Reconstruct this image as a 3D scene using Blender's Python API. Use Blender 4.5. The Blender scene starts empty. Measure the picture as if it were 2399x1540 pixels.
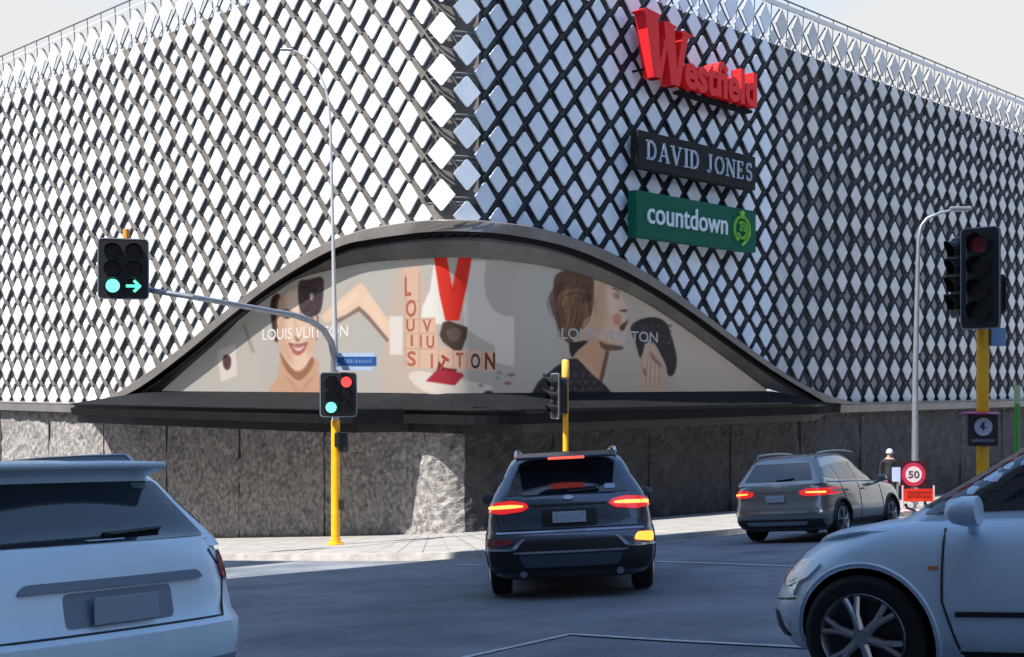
import bpy, bmesh, math, random
from mathutils import Vector, Matrix, noise
from mathutils.bvhtree import BVHTree
from mathutils.geometry import delaunay_2d_cdt
R = math.radians
random.seed(7)
scene = bpy.context.scene
COL = scene.collection
# ------------------------------------------------------------------ camera, sky, sun, exposure
FPX = 2888.0                      # focal length in pixels of a 2399 px wide picture
cam_d = bpy.data.cameras.new("camera"); cam = bpy.data.objects.new("camera", cam_d); COL.objects.link(cam)
cam.location = (0, 0, 0); cam.rotation_euler = (R(90), 0, 0)
cam_d.sensor_width = 36; cam_d.lens = FPX/2399*36; cam_d.shift_y = 130/2399
cam_d.clip_start = 0.1; cam_d.clip_end = 6000
scene.camera = cam
NL = Vector((-.6975, -.7166, 0)); DL = Vector((-.7166, .6975, 0))   # left facade: outward normal, direction away
NR = Vector((.7165, -.6976, 0)); DR = Vector((.6976, .7165, 0))     # right facade
SUN_EL = R(57)
sh = (NL*math.cos(R(9)) - NR*math.sin(R(9))).normalized()
SUN = Vector((sh.x*math.cos(SUN_EL), sh.y*math.cos(SUN_EL), math.sin(SUN_EL)))
world = bpy.data.worlds.new("World"); scene.world = world; world.use_nodes = True
wn = world.node_tree; bg = wn.nodes["Background"]
sky = wn.nodes.new("ShaderNodeTexSky"); sky.sky_type = 'NISHITA'; sky.sun_disc = False
sky.sun_elevation = SUN_EL; sky.sun_rotation = math.atan2(SUN.x, SUN.y)
sky.air_density = 1.6; sky.dust_density = .5; sky.ozone_density = 5.0
# bright cloud haze low in the sky, blue above
wtc = wn.nodes.new("ShaderNodeTexCoord"); wsp = wn.nodes.new("ShaderNodeSeparateXYZ"); wn.links.new(wtc.outputs["Generated"], wsp.inputs[0])
wno = wn.nodes.new("ShaderNodeTexNoise"); wno.inputs["Scale"].default_value = 2.2; wno.inputs["Detail"].default_value = 7; wn.links.new(wtc.outputs["Generated"], wno.inputs["Vector"])
wad = wn.nodes.new("ShaderNodeMath"); wad.operation = 'MULTIPLY_ADD'; wn.links.new(wno.outputs["Fac"], wad.inputs[0]); wad.inputs[1].default_value = -.35; wn.links.new(wsp.outputs["Z"], wad.inputs[2])
wmr = wn.nodes.new("ShaderNodeMapRange"); wmr.interpolation_type = 'SMOOTHSTEP'; wn.links.new(wad.outputs[0], wmr.inputs[0])
wmr.inputs[1].default_value = .06; wmr.inputs[2].default_value = .22; wmr.inputs[3].default_value = 1; wmr.inputs[4].default_value = 0
wmx = wn.nodes.new("ShaderNodeMix"); wmx.data_type = 'RGBA'; wn.links.new(wmr.outputs[0], wmx.inputs[0]); wn.links.new(sky.outputs[0], wmx.inputs[6]); wmx.inputs[7].default_value = (3.6, 3.62, 3.65, 1)
wn.links.new(wmx.outputs[2], bg.inputs[0]); bg.inputs[1].default_value = 0.12
sun_d = bpy.data.lights.new("sun", 'SUN'); sun_d.energy = 4.9; sun_d.angle = R(.5); sun_d.color = (1, .93, .84)
sun = bpy.data.objects.new("sun", sun_d); COL.objects.link(sun)
sun.rotation_euler = (-SUN).to_track_quat('-Z', 'Y').to_euler()
scene.view_settings.view_transform = 'Standard'; scene.view_settings.look = 'None'
scene.view_settings.gamma = 1; scene.view_settings.exposure = 0.95

# ------------------------------------------------------------------ helpers
def srgb(r, g, b):
    f = lambda c: (c/12.92 if c <= .04045 else ((c+.055)/1.055)**2.4)
    return (f(r/255), f(g/255), f(b/255), 1)
MATS = {}
def mat(name, col=(.5, .5, .5), rough=.6, metal=0, coat=0, emit=None, es=0, spec=.5, noise_amt=0, nscale=5, bump=0, bscale=20, trans=0, col2=None, stretch=None, detail=6):
    if name in MATS: return MATS[name]
    m = bpy.data.materials.new(name); m.use_nodes = True; nt = m.node_tree; b = nt.nodes["Principled BSDF"]
    c = tuple(col[:3])+(1,)
    b.inputs["Base Color"].default_value = c
    b.inputs["Roughness"].default_value = rough; b.inputs["Metallic"].default_value = metal
    b.inputs["Coat Weight"].default_value = coat; b.inputs["Coat Roughness"].default_value = .05
    b.inputs["Specular IOR Level"].default_value = spec
    if trans: b.inputs["Transmission Weight"].default_value = trans
    if emit: b.inputs["Emission Color"].default_value = tuple(emit[:3])+(1,); b.inputs["Emission Strength"].default_value = es
    if noise_amt or col2 or bump:
        tc = nt.nodes.new("ShaderNodeTexCoord"); mp = nt.nodes.new("ShaderNodeMapping")
        nt.links.new(tc.outputs["Object"], mp.inputs[0])
        if stretch: mp.inputs["Scale"].default_value = stretch
    if noise_amt or col2:
        n = nt.nodes.new("ShaderNodeTexNoise"); n.inputs["Scale"].default_value = nscale; n.inputs["Detail"].default_value = detail
        n.inputs["Roughness"].default_value = .65
        nt.links.new(mp.outputs[0], n.inputs["Vector"])
        rp = nt.nodes.new("ShaderNodeValToRGB"); nt.links.new(n.outputs["Fac"], rp.inputs[0])
        rp.color_ramp.elements[0].position = .36; rp.color_ramp.elements[1].position = .64
        if col2: lo, hi = c, tuple(col2[:3])+(1,)
        else:
            lo = tuple(x*(1-noise_amt) for x in c[:3])+(1,); hi = tuple(min(1, x*(1+noise_amt)) for x in c[:3])+(1,)
        rp.color_ramp.elements[0].color = lo; rp.color_ramp.elements[1].color = hi
        nt.links.new(rp.outputs[0], b.inputs["Base Color"])
    if bump:
        n2 = nt.nodes.new("ShaderNodeTexNoise"); n2.inputs["Scale"].default_value = bscale; n2.inputs["Detail"].default_value = 8
        nt.links.new(mp.outputs[0], n2.inputs["Vector"])
        bp = nt.nodes.new("ShaderNodeBump"); bp.inputs["Strength"].default_value = bump; bp.inputs["Distance"].default_value = .05
        nt.links.new(n2.outputs["Fac"], bp.inputs["Height"]); nt.links.new(bp.outputs[0], b.inputs["Normal"])
    MATS[name] = m; return m

def wroot(o): o["world_built"] = 1; return o
def tag(o, label=None, cat=None, group=None, kind=None):
    if label: o["label"] = label
    if cat: o["category"] = cat
    if group: o["group"] = group
    if kind: o["kind"] = kind
    return o
def empty(name, loc=(0, 0, 0), label=None, cat=None, group=None, mw=None):
    o = bpy.data.objects.new(name, None); COL.objects.link(o); o.empty_display_size = .2
    if mw is not None: o.matrix_world = mw
    else: o.location = loc
    return tag(o, label, cat, group)

class MB:
    def __init__(s): s.v = []; s.f = []; s.mi = []; s.m = 0
    def add(s, vs, fs):
        b = len(s.v); s.v += [tuple(v) for v in vs]
        for f in fs: s.f.append(tuple(b+i for i in f)); s.mi.append(s.m)
    def quad(s, a, b, c, d): s.add([a, b, c, d], [(0, 1, 2, 3)])
    def box(s, c, d, M=None):
        x, y, z = d[0]/2, d[1]/2, d[2]/2
        vs = [Vector((i*x, j*y, k*z)) for i in (-1, 1) for j in (-1, 1) for k in (-1, 1)]
        if M is not None: vs = [M @ v for v in vs]
        c = Vector(c); vs = [v+c for v in vs]
        s.add(vs, [(0, 1, 3, 2), (4, 6, 7, 5), (0, 4, 5, 1), (2, 3, 7, 6), (0, 2, 6, 4), (1, 5, 7, 3)])
    def tube(s, pts, r, n=12, cap=True):
        pts = [Vector(p) for p in pts]; rr = r if isinstance(r, (list, tuple)) else [r]*len(pts)
        up = None; rings = []
        for i, p in enumerate(pts):
            t = (pts[min(i+1, len(pts)-1)]-pts[max(i-1, 0)]).normalized()
            if up is None: up = t.orthogonal().normalized()
            up = (up-t*up.dot(t)).normalized(); w = t.cross(up)
            rings.append([p+(up*math.cos(a)+w*math.sin(a))*rr[i] for a in [2*math.pi*k/n for k in range(n)]])
        vs = [v for rg in rings for v in rg]; fs = []
        for i in range(len(pts)-1):
            for k in range(n): fs.append((i*n+k, i*n+(k+1) % n, (i+1)*n+(k+1) % n, (i+1)*n+k))
        if cap: fs += [tuple(reversed(range(n))), tuple(range((len(pts)-1)*n, len(pts)*n))]
        s.add(vs, fs)
    def prism(s, poly, fn, d0, d1):
        """poly: 2D outline, fn(u,v,d)->3D, front at d1, back at d0"""
        n = len(poly)
        vs = [fn(u, v, d1) for u, v in poly]+[fn(u, v, d0) for u, v in poly]
        s.add(vs, [tuple(range(n)), tuple(reversed(range(n, 2*n)))]+[(i, i+n, (i+1) % n+n, (i+1) % n) for i in range(n)])
    def build(s, name, m, parent=None, smooth=False, bevel=0, loc=None):
        me = bpy.data.meshes.new(name); me.from_pydata(s.v, [], s.f); 
        for mm in (m if isinstance(m, (list, tuple)) else [m]): me.materials.append(mm)
        if any(s.mi):
            for p, i in zip(me.polygons, s.mi): p.material_index = i
        bm = bmesh.new(); bm.from_mesh(me); bmesh.ops.recalc_face_normals(bm, faces=bm.faces); bm.to_mesh(me); bm.free()
        me.update()
        if smooth:
            for p in me.polygons: p.use_smooth = True
            me.set_sharp_from_angle(angle=R(smooth if smooth is not True else 35))
        o = bpy.data.objects.new(name, me); COL.objects.link(o); o.parent = parent
        if parent is not None and parent.get("world_built"): o.location = -parent.location
        if bevel:
            b = o.modifiers.new("bevel", 'BEVEL'); b.width = bevel; b.segments = 2; b.limit_method = 'ANGLE'; b.angle_limit = R(40)
        return o

def rrect(x0, y0, x1, y1, r, n=5):
    out = []
    for cx, cy, a0 in ((x1-r, y1-r, 0), (x0+r, y1-r, 90), (x0+r, y0+r, 180), (x1-r, y0+r, 270)):
        for k in range(n+1):
            a = R(a0+90*k/n); out.append((cx+r*math.cos(a), cy+r*math.sin(a)))
    return out
def ellipse(cx, cy, rx, ry, n=28, rot=0):
    c, s_ = math.cos(rot), math.sin(rot)
    return [(cx+rx*math.cos(a)*c-ry*math.sin(a)*s_, cy+rx*math.cos(a)*s_+ry*math.sin(a)*c) for a in [2*math.pi*k/n for k in range(n)]]
def inside(p, poly):
    x, y = p; c = False; j = len(poly)-1
    for i in range(len(poly)):
        xi, yi = poly[i]; xj, yj = poly[j]
        if (yi > y) != (yj > y) and x < (xj-xi)*(y-yi)/(yj-yi)+xi: c = not c
        j = i
    return c
def resample(pts, step, closed=True):
    out = []; n = len(pts)
    for i in range(n if closed else n-1):
        a = Vector(pts[i]); b = Vector(pts[(i+1) % n]); L = (b-a).length; k = max(1, int(L/step))
        for j in range(k): out.append(tuple(a.lerp(b, j/k)))
    if not closed: out.append(tuple(pts[-1]))
    return out
def tri2d(poly, step):
    o = resample(poly, step); n = len(o)
    xs = [p[0] for p in o]; ys = [p[1] for p in o]
    pts = list(o); y = min(ys)+step*.5
    while y < max(ys):
        x = min(xs)+step*.5
        while x < max(xs):
            if inside((x, y), o): pts.append((x, y))
            x += step
        y += step
    r = delaunay_2d_cdt([Vector(p) for p in pts], [], [list(range(n))], 1, 1e-5)
    return [tuple(v) for v in r[0]], [tuple(f) for f in r[2]], n
def curve_pts(pts, n):
    """Catmull-Rom through 2D pts, n samples by arclength"""
    P = [Vector(p) for p in pts]; P = [P[0]*2-P[1]]+P+[P[-1]*2-P[-2]]; d = []
    for i in range(1, len(P)-2):
        for k in range(20):
            t = k/20; a, b, c, e = P[i-1], P[i], P[i+1], P[i+2]
            d.append(.5*((2*b)+(c-a)*t+(2*a-5*b+4*c-e)*t*t+(3*b-a-3*c+e)*t**3))
    d.append(P[-2]); L = [0]
    for i in range(1, len(d)): L.append(L[-1]+(d[i]-d[i-1]).length)
    out = []; j = 0
    for k in range(n):
        s = L[-1]*k/(n-1)
        while j < len(L)-2 and L[j+1] < s: j += 1
        f = (s-L[j])/max(1e-9, L[j+1]-L[j]); out.append(tuple(d[j].lerp(d[j+1], min(1, f))))
    return out
def lerp(a, b, t): return a+(b-a)*t
def interp(tab, x):
    if x <= tab[0][0]: return tab[0][1]
    for (a, b), (c, d) in zip(tab, tab[1:]):
        if x <= c:
            t = (x-a)/(c-a); return b+(d-b)*t
    return tab[-1][1]
def sinterp(tab, x):
    """smooth interpolation"""
    if x <= tab[0][0]: return tab[0][1]
    if x >= tab[-1][0]: return tab[-1][1]
    for i in range(len(tab)-1):
        if x <= tab[i+1][0]:
            x0, y0 = tab[i]; x1, y1 = tab[i+1]
            m0 = (tab[i+1][1]-tab[i-1][1])/(tab[i+1][0]-tab[i-1][0]) if i > 0 else (y1-y0)/(x1-x0)
            m1 = (tab[i+2][1]-tab[i][1])/(tab[i+2][0]-tab[i][0]) if i+2 < len(tab) else (y1-y0)/(x1-x0)
            h = x1-x0; t = (x-x0)/h
            return (2*t**3-3*t*t+1)*y0+(t**3-2*t*t+t)*h*m0+(-2*t**3+3*t*t)*y1+(t**3-t*t)*h*m1
def text_mesh(s, bold=0, depth=.02):
    cu = bpy.data.curves.new("lettering", 'FONT'); cu.body = s; cu.size = 1; cu.offset = bold; cu.extrude = depth/2; cu.resolution_u = 4
    ob = bpy.data.objects.new("lettering", cu); COL.objects.link(ob)
    dg = bpy.context.evaluated_depsgraph_get(); me = ob.evaluated_get(dg).to_mesh()
    vs = [tuple(v.co) for v in me.vertices]; fs = [tuple(p.vertices) for p in me.polygons]
    ob.evaluated_get(dg).to_mesh_clear(); bpy.data.objects.remove(ob); bpy.data.curves.remove(cu)
    x0 = min(v[0] for v in vs); x1 = max(v[0] for v in vs); y0 = min(v[1] for v in vs); y1 = max(v[1] for v in vs)
    return [((v[0]-x0)/(x1-x0), (v[1]-y0)/(y1-y0), v[2]/depth+.5) for v in vs], fs
def add_text(mb, s, fn, u0, u1, v0, v1, d0, d1, bold=0):
    vs, fs = text_mesh(s, bold)
    mb.add([fn(lerp(u0, u1, a), lerp(v0, v1, b), lerp(d0, d1, c)) for a, b, c in vs], fs)

# image ray helpers (used once to read real positions off the photograph)
def ray(x, y): return Vector(((x-1199.5)/FPX, 1, (900-y)/FPX))
def gz(X, Y):
    Xc = max(-70, min(70, X)); Yc = max(-25, min(110, Y))
    return -(1.17+.088*Yc)+.05*Xc
GN = Vector((-.05, .088, 1)).normalized()
def gpt(x, y, dz=0):
    d = ray(x, y); Y = (1.17-dz)/(-d.z-.088+.05*d.x); return Vector((d.x*Y, Y, gz(d.x*Y, Y)+dz))
C0 = Vector((-1.69, 33.6, 0)); RC = 1.1; ARC = RC*math.pi/2
CC = C0-(NL+NR)*RC                                 # centre of the rounded corner
def wp(s, z, off=0):
    """point on the facade: s metres along (negative = left street), height z, off metres out"""
    if s < -ARC/2: p = C0+NL*off+DL*(-s-ARC/2+RC)
    elif s > ARC/2: p = C0+NR*off+DR*(s-ARC/2+RC)
    else:
        a = (s+ARC/2)/ARC*math.pi/2
        n = NL*math.cos(a)+NR*math.sin(a); p = CC+n*(RC+off)
    return Vector((p.x, p.y, z))
def wtan(s):
    a = (min(max(s, -ARC/2), ARC/2)+ARC/2)/ARC*math.pi/2
    n = NL*math.cos(a)+NR*math.sin(a); return Vector((-n.y, n.x, 0)), n
def i2w(x, y, off=0):
    d = ray(x, y)
    for side, N, D in ((-1, NL, DL), (1, NR, DR)):
        k = (C0.dot(N)+off)/d.dot(N); P = d*k; t = (P-C0).dot(D)
        if t > RC: return (side*(t-RC+ARC/2), P.z)
    # rounded corner: intersect with cylinder
    r = RC+off; a = d.x**2+1; b = -2*(d.x*CC.x+CC.y); c = CC.x**2+CC.y**2-r*r
    q = b*b-4*a*c
    k = (-b-math.sqrt(max(q, 0)))/(2*a); P = d*k; n = Vector((P.x-CC.x, P.y-CC.y, 0)).normalized()
    ang = math.atan2(n.dot(NR), n.dot(NL)); ang = max(0, min(math.pi/2, ang))
    return (ang/(math.pi/2)*ARC-ARC/2, P.z)

# ------------------------------------------------------------------ materials
M_ASPH = mat("asphalt", (.10, .12, .15), .75, col2=(.225, .245, .275), nscale=.55, bump=.35, bscale=60, detail=10)
M_PAVE = mat("concrete_paving", (.24, .232, .222), .8, col2=(.36, .348, .33), nscale=2.5, bump=.2, bscale=30)
M_KERB = mat("kerb_stone", (.34, .33, .315), .8, noise_amt=.2, nscale=3)
M_LINE = mat("worn_road_paint", (.36, .38, .40), .7, col2=(.62, .63, .64), nscale=9)
M_TILE = mat("white_glazed_tile", (.66, .77, .91), .3, col2=(.78, .87, .97), nscale=1.1, coat=.3)
M_TILE2 = mat("grey_tile", (.16, .17, .19), .4)
M_RIB = mat("taupe_bars", (.15, .138, .128), .6, noise_amt=.2, nscale=2)
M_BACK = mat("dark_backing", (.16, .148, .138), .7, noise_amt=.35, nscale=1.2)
M_FRAME = mat("bronze_metal_frame", (.24, .222, .208), .38, metal=.4, noise_amt=.15, nscale=.8)
M_FRAME2 = mat("dark_metal", (.010, .011, .013), .8, spec=.1, metal=.0, noise_amt=.2, nscale=1)
M_BLACK = mat("black_recess", (.004, .004, .005), .5)
M_ROOFM = mat("roof_membrane", (.3, .3, .3), .8)

# ------------------------------------------------------------------ ground
xs = [-1500, -400, -150]+list(range(-70, 71, 5))+[150, 400, 1500]
ys = [-1500, -400, -100]+list(range(-25, 111, 5))+[180, 400, 1500]
mb = MB(); nx = len(xs)
mb.add([(x, y, gz(x, y)) for y in ys for x in xs], [(j*nx+i, j*nx+i+1, (j+1)*nx+i+1, (j+1)*nx+i) for j in range(len(ys)-1) for i in range(nx-1)])
tag(mb.build("road", M_ASPH), "dark grey asphalt roadway sloping down to the corner", kind="structure")

# pavement round the building corner
inner, outer = [], []
K0 = C0+NL*7.8+NR*9.0
for t in [58, 50, 42, 36, 31, 26, 22, 18, 15, 12, 9.5, 7, 5, 3.5]:
    inner.append(C0+DL*(t-1.5)); outer.append(C0+NL*7.8+DL*(t-9.0+5.5 if t < 14 else t))
inner = [C0+DL*t for t in (58, 48, 40, 34, 28, 23, 18, 14, 10, 6, 3)]
outer = [C0+NL*7.8+DL*t for t in (58, 48, 40, 34, 28, 22, 16, 11, 5, 0, -4)]
a0 = C0+NL*7.8+DL*-6.2; b0 = C0+NR*9.0+DR*-4.6
for k in range(9):
    u = k/8; p = a0*(1-u)**2+K0*2*u*(1-u)+b0*u*u; outer.append(p); inner.append(wp((u-.5)*2.5, 0, 0))
for t in (3, 6, 10, 14, 18, 24, 30, 38, 46, 56, 66): inner.append(C0+DR*t)
for t in (-2, 3, 8, 13, 18, 24, 30, 38, 46, 56, 66): outer.append(C0+NR*9.0+DR*t)
def up(p, dz): return Vector((p.x, p.y, gz(p.x, p.y)+dz))
mb = MB(); kb = MB(); NS = 6
for i in range(len(inner)-1):
    for k in range(NS):
        q = []
        for (ii, kk) in ((i, k), (i+1, k), (i+1, k+1), (i, k+1)):
            p = inner[ii].lerp(outer[ii], kk/NS); q.append(up(p, .13))
        mb.quad(*q)
    o1, o2 = outer[i], outer[i+1]; d = (o2-o1).normalized(); 
    n1 = (outer[i]-inner[i]).normalized(); n2 = (outer[i+1]-inner[i+1]).normalized()
    A, B = up(o1, .135), up(o2, .135); A2, B2 = up(o1+n1*.16, .125), up(o2+n2*.16, .125); A3, B3 = up(o1+n1*.2, -.02), up(o2+n2*.2, -.02)
    A0, B0 = up(o1, -.02), up(o2, -.02)
    kb.quad(A, B, B2, A2); kb.quad(A2, B2, B3, A3); kb.quad(A, A0, B0, B)
tag(mb.build("pavement", M_PAVE), "pale concrete pavement round the building corner", kind="structure")
tag(kb.build("kerb", M_KERB), "pale kerb stones edging the corner pavement", kind="structure")
# channel strip beside kerb
mb = MB()
for i in range(len(outer)-1):
    n1 = (outer[i]-inner[i]).normalized(); n2 = (outer[i+1]-inner[i+1]).normalized()
    mb.quad(up(outer[i]+n1*.2, .006), up(outer[i+1]+n2*.2, .006), up(outer[i+1]+n2*.62, .006), up(outer[i]+n1*.62, .006))
tag(mb.build("gutter", mat("gutter_concrete", (.22, .22, .22), .8, noise_amt=.3, nscale=4)), "concrete gutter strip along the kerb", kind="structure")

def marking(pts, w, dz=.008):
    mb = MB(); P = [gpt(x, y) for x, y in pts]; L = []
    for i, p in enumerate(P):
        t = (P[min(i+1, len(P)-1)]-P[max(i-1, 0)]).normalized(); n = GN.cross(t).normalized(); L.append((p+n*w/2+GN*dz, p-n*w/2+GN*dz))
    for i in range(len(P)-1): mb.quad(L[i][0], L[i+1][0], L[i+1][1], L[i][1])
    return tag(mb.build("road_marking", M_LINE), None, kind="structure")
marking([(1060, 1549), (1108, 1538), (1335, 1488)], .07)
marking([(1335, 1488.5), (1580, 1504), (1933, 1522), (2250, 1540), (2500, 1556)], .07, .012)
marking([(1540, 1317), (1700, 1322), (1860, 1328), (2000, 1332)], .12)
marking([(1073, 1324), (1125, 1325)], .12)
# pavement joints
mb = MB(); W_ = .007
for i in range(1, len(inner)-1):
    a, b = up(inner[i], .134), up(outer[i], .139); t = (outer[i+1]-outer[i-1]).normalized()*W_; mb.quad(a-t, b-t, b+t, a+t)
    for f_ in (() if 9 < i < 20 else (.33, .66)):
        a, b = inner[i].lerp(inner[i+1], f_), outer[i].lerp(outer[i+1], f_); a, b = up(a, .134), up(b, .139); mb.quad(a-t, b-t, b+t, a+t)
for k in (.25, .5, .75):
    for i in range(len(inner)-1):
        a, b = up(inner[i].lerp(outer[i], k), .1345), up(inner[i+1].lerp(outer[i+1], k), .1345); n_ = (outer[i]-inner[i]).normalized()*W_; mb.quad(a-n_, b-n_, b+n_, a+n_)
tag(mb.build("pavement_joint", mat("joint_dirt", (.16, .155, .15), .9)), "dark joints between the paving slabs", kind="structure")
# ------------------------------------------------------------------ shopping centre
TOPZ, PZ, PS = 13.95, 1.155, 1.1
bld = empty("shopping_centre", tuple(wp(0, gz(-1.7, 33.6))), "large corner shopping centre clad in white diamond tiles over a stone base", "building"); wroot(bld)
SMIN, SMAX = -48, 66
def srange(a, b, step):
    out = [a]
    while out[-1] < b-1e-6:
        nx_ = out[-1]+(.12 if -1.0 < out[-1] < .95 else step); out.append(min(nx_, b) if out[-1] < -1 or nx_ < 50 else min(nx_, b))
        if out[-2] < -1.0 < out[-1]: out[-1] = -1.0
    return out
S = srange(SMIN, SMAX, 2.0)
# frame curves traced on the facade
O_img = [(205, 947), (262, 925), (330, 882), (420, 815), (520, 733), (620, 655), (700, 601), (780, 561), (860, 535), (950, 520), (1060, 514), (1160, 519), (1250, 531), (1340, 555), (1430, 590), (1520, 640), (1610, 702), (1700, 771), (1790, 838), (1880, 899), (1950, 929), (2025, 948)]
K_img = [(240, 950), (330, 912), (440, 830), (530, 755), (640, 672), (780, 590), (860, 570), (950, 557), (1060, 550), (1180, 556), (1300, 577), (1400, 612), (1500, 660), (1600, 722), (1700, 795), (1790, 860), (1870, 915), (1910, 944)]
P_img = [(366, 926), (450, 853), (530, 781), (600, 708), (690, 658), (780, 632), (870, 614), (1010, 604), (1110, 604), (1200, 612), (1290, 626), (1400, 657), (1500, 703), (1600, 767), (1700, 840), (1796, 912)]
FO, PO = .32, -.22
NK = 120
def c2w(img, off): return curve_pts([i2w(x, y, off) for x, y in img], NK)
Oc, Kc, Pc = c2w(O_img, FO), c2w(K_img, FO), c2w(P_img, PO)
eye = [(s, z) for s, z in Oc]
def eye_top(s):
    if s <= eye[0][0] or s >= eye[-1][0]: return -9
    for (a, b), (c, d) in zip(eye, eye[1:]):
        if a <= s <= c: return b+(d-b)*(s-a)/max(1e-6, c-a)
    return -9
# backing wall with parapet line
mb = MB(); BK = -.15
SB = srange(SMIN, SMAX, .4)
mbl = MB(); mbr = MB()
for a, b in zip(SB, SB[1:]):
    mb = mbl if a < .4 else mbr
    mb.quad(wp(a, max(-1, eye_top(a)), BK), wp(b, max(-1, eye_top(b)), BK), wp(b, 5.0, BK), wp(a, 5.0, BK))
for a, b in zip(S, S[1:]):
    mb = mbl if a < .4 else mbr
    for z0, z1 in ((5.0, 8), (8, 12.55)): mb.quad(wp(a, z0, BK), wp(b, z0, BK), wp(b, z1, BK), wp(a, z1, BK))
    mb.quad(wp(a, 12.55, BK), wp(b, 12.55, BK), wp(b, 12.55, -1.2), wp(a, 12.55, -1.2))
mbl.build("backing_wall", M_BACK, bld); mbr.build("backing_wall", mat("shaded_backing", (.03, .036, .048), .6, noise_amt=.4, nscale=1.2), bld)  # right backing is a darker copy, the facade's shade put into its colour
mb = MB()
for a, b in zip(S, S[1:]):
    if a > .8 or b < -.8:
        mb.quad(wp(a, 12.5, -1.2), wp(b, 12.5, -1.2), wp(b, 12.5, -1.2)-Vector((0, 0, 0))+((-NL) if b < 0 else (-NR))*30, wp(a, 12.5, -1.2)+((-NL) if b < 0 else (-NR))*30)
mb.build("roof", M_ROOFM, bld)
# diamond grid
def small_scale(s, z):
    if s < 0: return interp([(0, .74), (4, .70), (10, .56), (18, .44), (48, .42)], -s)
    return interp([(0, .74), (9, .64), (16, .58), (17, .5), (66, .42)], s)
def clip_poly(poly, q, n):
    out = []
    for i in range(len(poly)):
        a, b = poly[i], poly[(i+1) % len(poly)]; da = (a[0]-q[0])*n[0]+(a[1]-q[1])*n[1]; db = (b[0]-q[0])*n[0]+(b[1]-q[1])*n[1]
        if da >= 0: out.append(a)
        if da*db < 0: t = da/(da-db); out.append((lerp(a[0], b[0], t), lerp(a[1], b[1], t)))
    return out
# mid line between outer edge and groove used for clipping
clipc = [((a[0]+b[0])/2, (a[1]+b[1])/2) for a, b in zip(Oc, Kc)]
def clip_eye(poly, cs, cz):
    if cs < clipc[0][0]-1.5 or cs > clipc[-1][0]+1.5 or cz > 6: return poly
    if not any(inside(p, clipc+[(clipc[-1][0], -3), (clipc[0][0], -3)]) for p in poly): return poly
    j = min(range(1, NK-1), key=lambda k: (clipc[k][0]-cs)**2+(clipc[k][1]-cz)**2)
    a, b = clipc[j-1], clipc[j+1]; tx_, tz_ = b[0]-a[0], b[1]-a[1]; L = math.hypot(tx_, tz_)
    return clip_poly(poly, clipc[j], (-tz_/L, tx_/L))
def tile(mb, s, z, w, h, off, thick=.05, tiltx=0, tilty=0):
    poly = [(-w/2, 0), (-.04*w, -h*.5), (.04*w, -h*.5), (w/2, 0), (.04*w, h/2), (-.04*w, h/2)]
    poly = clip_eye([(s+u, z+v) for u, v in poly], s, z)
    if len(poly) < 3: return
    ar = abs(sum(poly[i][0]*poly[(i+1) % len(poly)][1]-poly[(i+1) % len(poly)][0]*poly[i][1] for i in range(len(poly))))/2
    if ar < .02: return
    t, n = wtan(s); c = wp(s, z, off)
    def fn(u, v, d):
        uu, vv = u-s, v-z
        return c+t*uu+Vector((0, 0, vv))+n*(d+uu*tiltx+vv*tilty)
    mb.prism(poly, fn, -thick, 0)
big = {"l": MB(), "r": MB(), "f": MB()}; sml = {"l": MB(), "r": MB(), "f": MB()}; dark = MB(); ribs = MB(); studs = MB()
def s_from_t(t, side): return side*(t-RC+ARC/2) if t > RC else side*t*(ARC/2)/RC
cols = []   # (s, kind)
cols.append((-.26, 'B')); cols.append((s_from_t(.62, 1), 'S'))
k = 0
while True:
    t = 1.73+PS*k
    if t > 47: break
    cols.append((s_from_t(t, -1), 'B')); cols.append((s_from_t(t-.56, -1), 'S')); k += 1
k = 0
while True:
    t = 1.36+PS*k
    if t > 64: break
    cols.append((s_from_t(t, 1), 'B'))
    if k > 0: cols.append((s_from_t(t-PS/2, 1), 'S'))
    k += 1
rnd = random.Random(3)
for s, kd in cols:
    side = "l" if s < 0 else ("r" if s < 15.5 else "f")
    for j in range(0, 13):
        z = -.545+PZ*j+(0 if kd == 'B' else -PZ/2)
        if z < -.9 or z > TOPZ-.45: continue
        if z < eye_top(s)-.5: continue
        tx_, tz_ = rnd.uniform(-.015, .015), rnd.uniform(-.015, .015)
        if kd == 'B':
            top = z > TOPZ-1.0
            tile(big[side], s, z, .80, .86 if not top else 1.08, 0, tiltx=tx_, tilty=-.02+tz_)
        else:
            sc = small_scale(s, z)
            if s == cols[1][0]: sc = .84; tile(big["r"], s, z, .98*sc, 1.0*sc, -.03, tiltx=tx_, tilty=tz_); continue
            if s > 17.2:
                if z > 6+.12*(s-17)+(0 if s > 26 else (26-s)*.35) or s > 40: tile(sml["f"], s, z, .30, .30, -.02, tilty=.3)
                else: tile(dark, s, z, .95*sc, sc, -.10, tiltx=tx_, tilty=tz_)
            else: tile(sml[side], s, z, 1.0*sc, 1.0*sc, -.03, tiltx=tx_, tilty=-.02+tz_)
for sd in ("l", "r"):
    big[sd].build("tile_screen", M_TILE, bld); sml[sd].build("small_tile_screen", M_TILE, bld)
M_TILE3 = mat("reflection_grey_tile", (.47, .50, .54), .3, col2=(.62, .63, .64), nscale=.8, coat=.3)  # far-right tiles greyed in colour to stand in for street reflections
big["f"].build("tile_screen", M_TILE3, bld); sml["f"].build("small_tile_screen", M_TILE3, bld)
dark.build("grey_tile_screen", M_TILE2, bld)
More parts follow.
